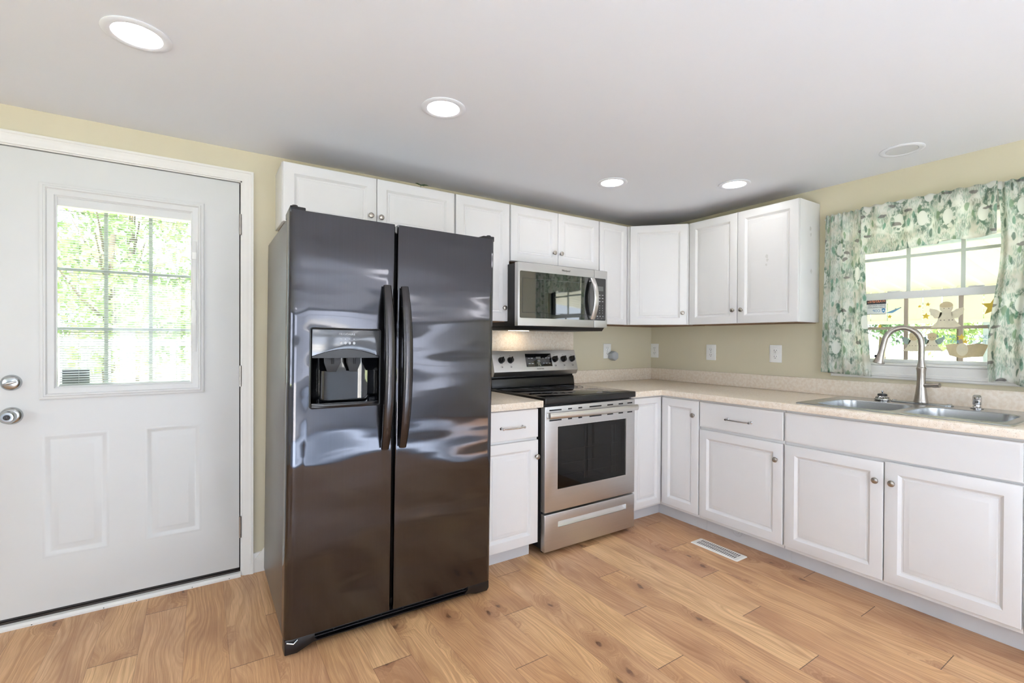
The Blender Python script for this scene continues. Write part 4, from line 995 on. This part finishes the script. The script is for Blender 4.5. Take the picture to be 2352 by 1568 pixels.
a = MB(); a.prism([(0.033 * math.cos(PI / 6 + k * PI / 3), 0.033 * math.sin(PI / 6 + k * PI / 3)) for k in range(6)], 'y', -0.0535, -0.0515, 0.0005); a.build('front_cover', M['hexgrey'], hx)

# ------------------------------------------------------------------ floor register, recessed lights, leaf
fv = thing('floor_register', 'white slotted metal floor register beside the toe kick', 'floor vent', (-0.778, -1.187, 0.0))
a = MB(); a.loft([[(p[0], p[1], z) for p in rrect(0, 0, w, h, 0.008)] for w, h, z in ((0.108, 0.310, 0.0004), (0.108, 0.310, 0.002), (0.098, 0.300, 0.0052), (0.092, 0.294, 0.0055))]); fp = a.build('face_plate', M['vent'], fv)
a = MB()
for k in range(20):
    y0 = -0.122 + k * 0.0128
    if k < 16:
        for xa in (-0.034, -0.0005, 0.0): pass
    a.box(-0.034, -0.003, y0 - 0.0027, y0 + 0.0027, 0.0054, 0.0058); a.box(0.003, 0.034, y0 - 0.0027, y0 + 0.0027, 0.0054, 0.0058)
tag(a.build('louvre_slots', M['slot'], fv), 'dark louvre slots')

def downlight(label, x, y, lit=True):
    t = thing('recessed_light', label, 'ceiling light', (x, y, CEIL), 0, 'recessed ceiling lights')
    a = MB(); a.lathe([(0.094, -0.0003), (0.095, -0.0030), (0.091, -0.0055), (0.078, -0.0065), (0.069, -0.0045), (0.067, -0.0020), (0.067, -0.0004)], (0, 0, 0), 'z', 48); a.build('trim_ring', M['ceiling'], t)
    a = MB(); a.lathe([(0.0, -0.0036), (0.0665, -0.0036), (0.0665, -0.0008), (0.0, -0.0008)], (0, 0, 0), 'z', 40); tag(a.build('diffuser', M[{True: 'diffuser', 'bright': 'diffuser2', False: 'offdiff'}[lit]], t), 'glowing round diffuser' if lit else 'unlit round diffuser')
downlight('lit round recessed light above the exterior door', -3.556, -0.906)
downlight('lit round recessed light above the refrigerator front', -2.509, -1.012)
downlight('lit round recessed light above the range', -1.215, -0.722)
downlight('lit round recessed light nearest the corner wall cabinet', -0.548, -1.131)
downlight('unlit round recessed light near the window wall', -0.338, -1.928, False)
downlight('lit round recessed light behind the camera nearest the window wall', -0.61, -3.61, 'bright')
downlight('lit round recessed light behind the camera in the middle of the room', -1.77, -3.55, 'bright')
downlight('lit round recessed light behind the camera by the patio door', -3.35, -3.60, 'bright')
lfp = MB()
for k, (dx, dy, an) in enumerate(((0, 0, 0.2), (0.018, 0.004, -0.4), (-0.02, 0.006, 0.5), (0.03, 0.012, 0.1))):
    c_, s__ = math.cos(an), math.sin(an); L = 0.024
    top = [(-L, 0), (-L * 0.4, 0.007), (L * 0.5, 0.006), (L, 0), (L * 0.4, -0.006), (-L * 0.5, -0.007)]
    lfp.loft([[(dx + p[0] * c_ - p[1] * s__, dy + p[0] * s__ + p[1] * c_, 0.012 + 0.004 * math.cos(p[0] / L * 1.5) + 0.003 * k)for p in top], [(dx + p[0] * c_ - p[1] * s__, dy + p[0] * s__ + p[1] * c_, 0.0128 + 0.004 * math.cos(p[0] / L * 1.5) + 0.003 * k) for p in top]])
lfp.tube([(-0.004, 0.0, 0.0005), (-0.002, 0.002, 0.008), (0.004, 0.004, 0.018)], 0.0015, 6)
lv = lfp.build('leaf_sprig', M['leaf3'], loc=(-2.300, -0.255, 2.149)); tag(lv, 'tiny green leaf sprig on top of the cabinet over the refrigerator', 'leaf')

# ------------------------------------------------------------------ sink window
w1 = thing('window_1', 'white double hung window with grid bars above the sink', 'window', (0.0, -1.95, 1.115), -PI / 2, kind='structure')
# local: x runs toward the camera, -y into the room; wall thickness y 0..0.12
a = MB(); a.frame(-0.485, 0.485, -0.078, 0.94, 0.0, [(0, 0.0), (0, 0.010), (0.006, 0.016), (0.014, 0.016), (0.018, 0.021), (0.030, 0.021), (0.036, 0.014), (0.068, 0.012), (0.076, 0.006), (0.082, 0.006), (0.082, 0.0)])
a.build('casing', M['trim'], w1)
a = MB(); a.box(-0.400, 0.400, -0.006, 0.045, -0.002, 0.016, 0.003); a.build('stool', M['trim'], w1)
a = MB()
for x0, x1, z0, z1 in ((-0.395, -0.372, 0.0, 0.87), (0.372, 0.395, 0.0, 0.87), (-0.372, 0.372, 0.0, 0.018), (-0.372, 0.372, 0.85, 0.87)): a.box(x0, x1, 0.04, 0.115, z0, z1, 0.002)
a.build('window_frame', M['vinyl'], w1)
def sash(y0, z0, z1, bot, top, mz, name, mm):
    b = MB()
    b.box(-0.372, -0.358, y0, y0 + 0.028, z0, z1, 0.002); b.box(0.358, 0.372, y0, y0 + 0.028, z0, z1, 0.002)
    b.box(-0.358, 0.358, y0, y0 + 0.028, z0, z0 + bot, 0.002); b.box(-0.358, 0.358, y0, y0 + 0.028, z1 - top, z1, 0.002)
    so = b.build(name, M['vinyl'], w1)
    b = MB()
    for xm in (-0.120, 0.120): b.box(xm - 0.0095, xm + 0.0095, y0 + 0.010, y0 + 0.018, z0 + bot, z1 - top)
    b.box(-0.358, 0.358, y0 + 0.0095, y0 + 0.0175, mz - 0.0085, mz + 0.0085)
    tag(b.build('muntin_grid', M[mm], so), 'flat grid bars')
    MB().box(-0.358, 0.358, y0 + 0.0125, y0 + 0.0155, z0 + bot, z1 - top).build('glass_pane', M['pane3'], so)
    return so
ls = sash(0.046, 0.018, 0.435, 0.020, 0.042, 0.222, 'lower_sash', 'muntin')
sash(0.078, 0.400, 0.850, 0.034, 0.020, 0.643, 'upper_sash', 'muntin2')
a = MB()
for xx in (-0.18, 0.18): a.box(xx - 0.03, xx + 0.03, 0.048, 0.072, 0.4355, 0.442, 0.002)
a.build('sash_lock', M['vinyl'], ls)

# clings and sticker on the inside of the lower pane: top-level flat films
GX = 0.0565          # just in front of the pane
def film(name, label, cat, y, z, group=None): return thing(name, label, cat, (GX, y, z), -PI / 2, group)
def poly_film(m, pts, lay=0): m.prism(pts, 'y', -0.0012 - lay * 0.0009, -0.0004 - lay * 0.0009)
def star_pts(cx, cz, r, rot=0.0, inner=0.45): return [(cx + (r if k % 2 == 0 else r * inner) * math.sin(rot + k * PI / 5), cz + (r if k % 2 == 0 else r * inner) * math.cos(rot + k * PI / 5)) for k in range(10)]
def ell(cx, cz, a_, b_, n=20, rot=0.0): return [(cx + a_ * math.cos(2 * PI * k / n) * math.cos(rot) - b_ * math.sin(2 * PI * k / n) * math.sin(rot), cz + a_ * math.cos(2 * PI * k / n) * math.sin(rot) + b_ * math.sin(2 * PI * k / n) * math.cos(rot)) for k in range(n)]

ws = film('warning_sticker', 'security warning sticker with reversed lettering on the window', 'sticker', -1.684, 1.470)
a = MB(); poly_film(a, [(-0.05, -0.048), (0.05, -0.048), (0.05, 0.048), (-0.05, 0.048)]); a.build('sticker_sheet', M['signwhite'], ws)
a = MB(); a.box(-0.05, 0.05, -0.0016, -0.0010, 0.014, 0.048); a.box(-0.05, 0.05, -0.0016, -0.0010, -0.048, -0.0455); a.build('dark_band', M['signnavy'], ws)
a = MB(); a.text('WARNING', (0.002, -0.0019, 0.030), 0.024, mirror=True, depth=0.0003, width=0.092); tag(a.build('reversed_heading', M['signorange'], ws), 'reversed WARNING lettering')
a = MB(); a.text('PROPERTY MONITORED', (0.002, -0.0014, 0.006), 0.010, mirror=True, depth=0.0003, width=0.090); a.text('BY VIDEO SURVEILLANCE', (0.002, -0.0014, -0.006), 0.010, mirror=True, depth=0.0003, width=0.090); tag(a.build('reversed_lines', M['signnavy'], ws), 'reversed small lettering')
a = MB(); a.text('COP', (0.002, -0.0014, -0.027), 0.022, mirror=True, depth=0.0003, width=0.038); a.prism([(0.028, -0.014), (0.037, -0.011), (0.046, -0.014), (0.045, -0.030), (0.037, -0.040), (0.029, -0.030)], 'y', -0.0017, -0.0010); tag(a.build('shield_mark', M['signblue'], ws), 'blue reversed letters and shield')
a = MB(); a.prism(star_pts(0.037, -0.025, 0.007), 'y', -0.0021, -0.0014); tag(a.build('shield_star', M['signwhite'], ws), 'white star on the shield')

def angel(label, y, z, h, flip=1, kind=0):
    """plain generic winged figure cut from film"""
    t = film('angel_cling', label, 'window cling', y, z, 'angel window clings')
    f = flip * h
    a = MB(); poly_film(a, [(x * f, zz * h) for x, zz in ((-0.16, 0.10), (0.16, 0.10), (0.24, -0.22), (0.40, -0.42), (0.20, -0.47), (-0.10, -0.46), (-0.44, -0.47), (-0.26, -0.26))]); a.build('robe', M['cling'], t)
    a = MB(); poly_film(a, ell(0, 0.24 * h, 0.185 * h, 0.19 * h), 1); hdp = a.build('head', M['clingtan' if kind else 'cling'], t)
    a = MB(); poly_film(a, [(p[0], p[1]) for p in ell(0, 0.30 * h, 0.19 * h, 0.155 * h)][:11] + [(-0.10 * h, 0.25 * h), (0.1 * h, 0.25 * h)], 2); a.build('hair', M['clingtan'], hdp)
    for sx in (-1, 1):
        a = MB(); poly_film(a, [(sx * x * h, zz * h) for x, zz in ((0.12, 0.06), (0.26, 0.18), (0.46, 0.24), (0.48, 0.14), (0.44, 0.08), (0.44, 0.0), (0.37, -0.05), (0.34, -0.12), (0.22, -0.14), (0.14, -0.06))], -0.0); a.build('wing', M['clinggreen' if kind else 'cling'], t)
    for ex in (-0.06, 0.07):
        a = MB(); poly_film(a, ell(ex * h, 0.215 * h, 0.016 * h, 0.012 * h, 10), 3); tag(a.build('eye', M['clingdark'], hdp), 'small dark eye')
    for ex in (-0.15, -0.05, 0.08, 0.17):
        a = MB(); poly_film(a, ell(ex * h, -0.20 * h, 0.022 * h, 0.012 * h, 8), 3); tag(a.build('robe_dot', M['clingdark'], t), 'small dark dot')
    if kind == 0:
        a = MB(); a.tube([(0.11 * h * math.cos(q) - 0.03 * h, -0.0012, 0.48 * h + 0.03 * h * math.sin(q) + 0.02 * h * math.cos(q)) for q in [k * PI / 9 for k in range(18)]], 0.0006, 5); tag(a.build('halo', M['clinggreen'], t), 'thin halo')
    return t
angel('cream angel cling with spread wings in the upper middle window pane', -2.010, 1.408, 0.155)
angel('pale kneeling angel cling behind the faucet neck', -1.868, 1.258, 0.120, 1, 1)
angel('pale kneeling angel cling right of the faucet neck', -1.950, 1.258, 0.112, -1, 1)
angel('pale angel cling at the curtain edge below the large star', -2.222, 1.325, 0.10, 1, 1)
def star_cling(label, y, z, r, rot=0.1):
    t = MB(); t.prism(star_pts(0, 0, r, rot), 'y', -0.0012, -0.0004)
    o = t.build('star_cling', M['clinggold'], loc=(GX, y, z)); o.rotation_euler = (0, 0, -PI / 2); return tag(o, label, 'window cling', 'gold star clings')
star_cling('large gold star cling at the right curtain edge', -2.196, 1.440, 0.050)
star_cling('medium gold star cling just left of the spread wing angel', -1.922, 1.402, 0.020)
star_cling('gold star cling high in the middle pane beside the halo', -1.930, 1.468, 0.013)
star_cling('tiny orange gold star cling at the left of the pair high in the middle pane', -1.893, 1.459, 0.010)
star_cling('small gold star cling below the blue streak right of the warning sticker', -1.752, 1.406, 0.013)
star_cling('small gold star cling at the lower left near the window bar', -1.703, 1.350, 0.014)
star_cling('upper gold star cling between the blue words', -2.073, 1.282, 0.019)
star_cling('lower gold star cling between the blue words', -2.089, 1.259, 0.016)
sw_ = film('streak_cling', 'pale blue streak cling right of the warning sticker', 'window cling', -1.765, 1.443)
a = MB(); poly_film(a, [(-0.035, -0.016), (-0.005, -0.002), (0.045, 0.018), (0.03, 0.004), (0.0, -0.016)]); a.build('streak', M['clingblue'], sw_)
a = MB(); poly_film(a, star_pts(0.016, 0.008, 0.007), 1); poly_film(a, star_pts(0.040, 0.014, 0.006), 1); tag(a.build('streak_star', M['clinggreen'], sw_), 'small green stars')
wd_ = film('word_cling', 'blue lettering cling with two lines of words beside the small stars', 'window cling', -2.085, 1.272)
a = MB(); a.text('STAR', (-0.062, -0.0010, 0.012), 0.026, depth=0.0003, width=0.052); a.text('WONDER', (0.062, -0.0010, 0.012), 0.026, depth=0.0003, width=0.078); a.build('upper_words', M['clingblue'], wd_)
a = MB(); a.text('STAR', (-0.045, -0.0010, -0.016), 0.026, depth=0.0003, width=0.052); a.text('NIGHT', (0.056, -0.0010, -0.016), 0.026, depth=0.0003, width=0.062); a.build('lower_words', M['clingblue'], wd_)
mg = film('manger_cling', 'tan manger shaped cling in the lower right window pane', 'window cling', -2.092, 1.210)
a = MB(); poly_film(a, [(-0.085, 0.030), (-0.050, 0.038), (0.0, 0.030), (0.05, 0.042), (0.088, 0.032), (0.066, -0.030), (0.02, -0.034), (-0.02, -0.042), (-0.068, -0.026)]); a.build('manger', M['clingtan'], mg)
a = MB(); poly_film(a, ell(-0.015, 0.006, 0.024, 0.034), 1); a.build('bundle', M['cling'], mg)
for yy, zz, lab in ((-1.722, 1.268, 'small dark bell cling nearest the left curtain'), (-1.790, 1.262, 'small dark bell cling left of the faucet neck'), (-1.972, 1.290, 'small dark bell cling under the grid bar right of the faucet')):
    bc_ = film('bell_cling', lab, 'window cling', yy, zz, 'bell clings')
    a = MB(); poly_film(a, [(-0.008, -0.010), (0.008, -0.010), (0.005, 0.004), (0.0, 0.009), (-0.005, 0.004)]); a.build('bell', M['clinggreen'], bc_)
    a = MB(); poly_film(a, [(-0.0008, 0.008), (0.0008, 0.008), (0.0008, 0.030), (-0.0008, 0.030)]); tag(a.build('string', M['clingdark'], bc_), 'thin dark string')

# ------------------------------------------------------------------ curtains
def cloth(name, label, y_from, y_to, xfn, zbot, ztop, nu, nv, du, u0=0.0, flare=None):
    """sheet hanging on the window wall; y runs from y_from (near the corner) to y_to"""
    b = bmesh.new(); uvl = b.loops.layers.uv.new('UVMap'); V = []
    for i in range(nu + 1):
        s = i / nu; row = []
        for j in range(nv + 1):
            t = j / nv
            z = zbot(s) + (ztop(s) - zbot(s)) * t; y = y_from + (y_to - y_from) * s + (flare(s, t) if flare else 0)
            row.append((b.verts.new((xfn(s, t), y, z)), (u0 + s * du, z)))
        V.append(row)
    for i in range(nu):
        for j in range(nv):
            q = (V[i][j], V[i + 1][j], V[i + 1][j + 1], V[i][j + 1])
            f = b.faces.new([k[0] for k in q])
            for l, k in zip(f.loops, q): l[uvl].uv = k[1]
    bmesh.ops.recalc_face_normals(b, faces=b.faces[:])
    me = bpy.data.meshes.new(name); b.to_mesh(me); b.free()
    for p in me.polygons: p.use_smooth = True
    me.materials.append(M['curtain'])
    o = bpy.data.objects.new(name, me); COL.objects.link(o)
    sm = o.modifiers.new('thickness', 'SOLIDIFY'); sm.thickness = 0.0015; sm.offset = 0
    return o
RODX = -0.058
rod = thing('curtain_rod', 'thin white curtain rod above the sink window', 'curtain rod', (RODX, -1.452, 2.028))
a = MB(); a.tube([(0.0, 0.0, 0), (0.0, -1.03, 0)], 0.0055, 12); a.build('rod', M['vinyl'], rod)
for yy in (0.003, -1.033):
    a = MB(); a.tube([(0.0, yy, 0), (0.012, yy, 0), (-RODX - 0.0006, yy, 0)], 0.006, 10); a.build('bracket', M['vinyl'], rod)
def folds(s, t, n, amp, ph, gather=1.0):
    k = 2 * PI * n * s + ph
    body = math.sin(k) * 0.75 + 0.35 * math.sin(2.3 * k + 1.1)
    fine = math.sin(2 * PI * n * 3.2 * s + ph * 2) * 0.35
    g = min(1, max(0, (t - 0.86) / 0.10))
    return amp * (body * (1 - 0.75 * g) + fine * g * gather)
lc = cloth('window_curtain', 'left hanging panel of the green botanical print curtain', -1.452, -1.662, lambda s, t: RODX - 0.011 + folds(s, t, 3.0, 0.013, 0.4), lambda s: 1.062 - 0.012 * s, lambda s: 2.050 + 0.004 * math.sin(40 * s), 90, 40, 0.40, 0.0, lambda s, t: (0.022 * (1 - t) * (1 - s) - 0.044 * (1 - t) ** 2 * s))
tag(lc, None, 'curtain', 'botanical print curtains')
rcn = cloth('window_curtain', 'right hanging panel of the green botanical print curtain', -2.238, -2.482, lambda s, t: RODX - 0.011 + folds(s, t, 3.0, 0.014, 2.0), lambda s: 1.052 + 0.012 * math.sin(9 * s), lambda s: 2.050 + 0.004 * math.sin(40 * s), 90, 40, 0.42, 0.9, lambda s, t: 0.035 * (1 - t) ** 1.6 * (1 - s) + 0.012 * math.sin(7 * t) * (1 - s))
vb = lambda s: 1.775 - 0.006 * math.sin(8 * s) + (0.022 if s > 0.62 else 0.0) - 0.010 * max(0, math.sin((s - 0.62) * 9)) * (1 if s > 0.62 else 0)
vl = cloth('curtain_valance', 'short gathered valance of the green botanical print curtain', -1.655, -2.238, lambda s, t: RODX - 0.040 + folds(s, t, 3.6, 0.011, 1.0), vb, lambda s: 2.051 + 0.004 * math.sin(60 * s), 140, 22, 0.86, 0.45)
lc['label'] = 'left hanging panel of the green botanical print curtain'; rcn['label'] = 'right hanging panel of the green botanical print curtain, at the frame edge'; vl['label'] = 'short gathered valance of the green botanical print curtain'
for o in (lc, rcn, vl): tag(o, None, 'curtain', 'botanical print curtains')

# ------------------------------------------------------------------ the room behind the camera
a = MB(); a.box(-5.6, -0.75, -4.95, -3.12, 0.0005, 0.014, 0.004)
tag(a.build('bounce_rug', M['rug']), 'large pale blue rug added behind the camera to bounce light', 'rug')  # unseen rug added to bounce cool light onto the ceiling

# ------------------------------------------------------------------ outdoors
GZ = -0.55
tag(MB().box(-40, 60, -40, 60, GZ - 0.2, GZ).build('lawn', M['grass']), 'sunlit lawn outside the house', 'lawn', kind='structure')
tag(MB().box(0.13, 7.0, -9.0, 6.0, GZ, GZ + 0.06).build('carport_bounce_slab', M['concrete']), 'pale slab added under the carport to keep bounced light neutral', 'carport floor', kind='structure')  # added so green lawn bounce does not tint the roof underside
pr = thing('carport_roof', 'white ribbed metal carport roof outside the sink window', 'roof')
a = MB(); n = 46
for k in range(n):
    y0 = -8.0 + k * 0.3; a.prism([(y0, 0.0), (y0 + 0.20, 0.0), (y0 + 0.225, -0.022), (y0 + 0.275, -0.022), (y0 + 0.30, 0.0), (y0 + 0.30, 0.006), (y0, 0.006)], 'x', 0.20, 6.3)
ro = a.build('roof_sheet', M['roofwhite'], pr)
for v in ro.data.vertices: v.co.z += 2.72 - 0.105 * (v.co.x)
a = MB(); a.box(3.3, 3.36, -8.0, 5.8, 2.315, 2.345); tag(a.build('purlin', M['postgrey'], pr), 'thin grey purlin')
a = MB()
for k in range(60): a.box(6.02, 6.05, -8.0 + k * 0.23, -7.785 + k * 0.23, 1.58, 2.10, 0.004)
a.box(6.0, 6.08, -8.0, 5.8, 1.545, 1.60, 0.004); tag(a.build('fascia', M['siding'], pr), 'cream vertical siding fascia')
for yy, w, mt, lab in ((-0.06, 0.05, 'vinyl', 'thin white carport post nearest the house corner'), (-0.62, 0.05, 'bark', 'dark square carport post behind the faucet'), (-0.98, 0.20, 'postgrey', 'wide grey carport pillar'), (-1.16, 0.06, 'vinyl', 'thin white carport post beside the grey pillar')):
    a = MB(); a.box(6.0, 6.0 + w, yy - w / 2, yy + w / 2, GZ, 1.546, 0.006); a.box(5.99, 6.01 + w, yy - w / 2 - 0.01, yy + w / 2 + 0.01, GZ + 0.0, GZ + 0.06, 0.004)
    tag(a.build('carport_post', M[mt]), lab, 'post', 'carport posts')
car = thing('parked_car', 'silver parked car beyond the carport seen through the window', 'car', (17.0, -4.2, GZ), PI / 2)
a = MB(); a.loft([[(-2.2, yy, 0.35), (2.2, yy, 0.35), (2.25, yy, 0.75), (1.25, yy, 0.92), (0.75, yy, 1.42), (-1.3, yy, 1.42), (-1.9, yy, 0.95), (-2.25, yy, 0.85)] for yy in (-0.85, -0.8, 0.8, 0.85)]); a.build('body', M['carpaint'], car)
a = MB(); a.prism([(1.1, 0.95), (0.7, 1.36), (-1.2, 1.36), (-1.7, 0.98)], 'y', 0.852, 0.86); a.prism([(1.1, 0.95), (0.7, 1.36), (-1.2, 1.36), (-1.7, 0.98)], 'y', -0.86, -0.852); a.build('side_window', M['carglass'], car)
for wx in (-1.35, 1.4):
    for yy in (-0.78, 0.78):
        a = MB(); a.lathe([(0.0, -0.1), (0.33, -0.1), (0.34, 0.0), (0.33, 0.1), (0.0, 0.1)], (wx, yy, 0.34), 'y', 24); a.build('wheel', M['black'], car)

def foliage_mesh(seed, n, rx, rz, zc, size):
    rnd = random.Random(seed); b = bmesh.new()
    cl = [(rnd.gauss(0, rx * 0.42), rnd.gauss(0, rx * 0.42), zc + rnd.uniform(-rz, rz) * 0.8, rnd.uniform(0.22, 0.40) * rx) for _ in range(26)]
    for i in range(n):
        cx, cy, cz, cr = cl[rnd.randrange(len(cl))]
        d = Vector((rnd.gauss(0, 1), rnd.gauss(0, 1), rnd.gauss(0, 1))).normalized() * cr * (rnd.random() ** 0.4)
        c_ = Vector((cx, cy, cz)) + d; sz = size * rnd.uniform(0.6, 1.3)
        e = Euler((rnd.uniform(-1.2, 1.2), rnd.uniform(-1.2, 1.2), rnd.uniform(0, 6.28))).to_matrix()
        q = [c_ + e @ Vector(p) * sz for p in ((-1, 0, 0), (0, -0.5, 0.12), (1, 0, 0), (0, 0.5, 0.12))]
        b.faces.new([b.verts.new(p) for p in q])
    me = bpy.data.meshes.new('foliage'); b.to_mesh(me); b.free(); return me
def trunk_mesh(seed, h, r):
    rnd = random.Random(seed); m = MB(); m.tube([(rnd.uniform(-0.08, 0.08), rnd.uniform(-0.08, 0.08), h * k / 6) for k in range(7)], [r * (1.25 - 0.85 * k / 6) for k in range(7)], 10)
    for k in range(5):
        z = h * rnd.uniform(0.45, 0.85); an = rnd.uniform(0, 6.28); m.tube([(0, 0, z), (0.7 * math.cos(an), 0.7 * math.sin(an), z + 0.7), (1.3 * math.cos(an), 1.3 * math.sin(an), z + 1.6)], [r * 0.35, r * 0.22, r * 0.08], 7)
    o = m.build('trunk', M['bark']); me = o.data; bpy.data.objects.remove(o); return me
KIND = []
for i, (mt, h) in enumerate((('leaf', 7.5), ('leaf2', 6.0), ('leaf3', 8.5))):
    f = foliage_mesh(11 + i, 2600, 2.6, h * 0.38, h * 0.62, 0.15); f.materials.append(M[mt]); KIND.append((f, trunk_mesh(5 + i, h * 0.9, 0.16)))
def tree(x, y, kind, s, rz, label, group):
    t = thing('tree', label, 'tree', (x, y, GZ), rz, group); t.scale = (s, s, s)
    for nm, me in zip(('foliage', 'trunk'), KIND[kind]):
        o = bpy.data.objects.new(nm, me); COL.objects.link(o); o.parent = t
LAB = ('mid green leafy tree behind the house', 'pale green leafy tree behind the house', 'dark green leafy tree behind the house')
for i, (x, y, k, s, r) in enumerate(((-4.9, 9.5, 1, 0.72, 0.3), (-0.4, 11.0, 0, 0.72, 1.4), (-9.6, 12.0, 2, 0.75, 2.2), (-5.2, 16.0, 0, 0.85, 4.0), (1.2, 17.5, 2, 0.8, 5.1), (-12.0, 19.0, 1, 0.9, 0.9), (-3.0, 23.0, 1, 1.0, 2.9))):
    tree(x, y, k, s, r, LAB[k] + ' seen through the door window', 'trees behind the house')
LAB2 = ('mid green leafy tree beyond the carport', 'pale green leafy tree beyond the carport', 'dark green leafy tree beyond the carport')
for i, (x, y, k, s, r) in enumerate(((24, 12, 0, 0.9, 0.5), (27, 7.5, 2, 0.9, 2.5), (25, 3.0, 1, 0.85, 1.1), (29, -1.5, 0, 1.0, 3.3), (25, -7, 2, 0.9, 4.2), (33, -13, 1, 0.9, 5.5))):
    tree(x, y, k, s, r, LAB2[k], 'trees beyond the carport')
rl = thing('porch_railing', 'white porch railing outside the exterior door', 'railing', (-3.9, 2.2, GZ))
a = MB(); a.box(-1.8, 1.8, -0.035, 0.035, 1.74, 1.80, 0.005); a.box(-1.8, 1.8, -0.02, 0.02, 0.75, 0.80, 0.004); a.build('rails', M['vinyl'], rl)
a = MB()
for k in range(25): a.box(-1.74 + k * 0.145, -1.705 + k * 0.145, -0.0175, 0.0175, 0.80, 1.74)
a.build('balusters', M['vinyl'], rl)
for xx in (-1.8, 0.0, 1.8):
    a = MB(); a.box(xx - 0.045, xx + 0.045, -0.045, 0.045, 0.0, 1.86, 0.005); a.build('post', M['vinyl'], rl)
tag(MB().box(-14, 8, -30.0, -5.13, GZ, GZ + 0.40).build('patio_bounce_slab', M['concrete']), 'unseen pale patio slab added behind the camera to bounce sunlight', 'patio', kind='structure')  # unseen slab added to bounce neutral sunlight up through the rear openings
tag(MB().box(-5.2, -2.4, 0.125, 2.4, GZ, GZ + 0.42).build('porch_deck', M['concrete']), 'pale porch slab outside the exterior door', 'porch', kind='structure')
bpy.context.view_layer.update()
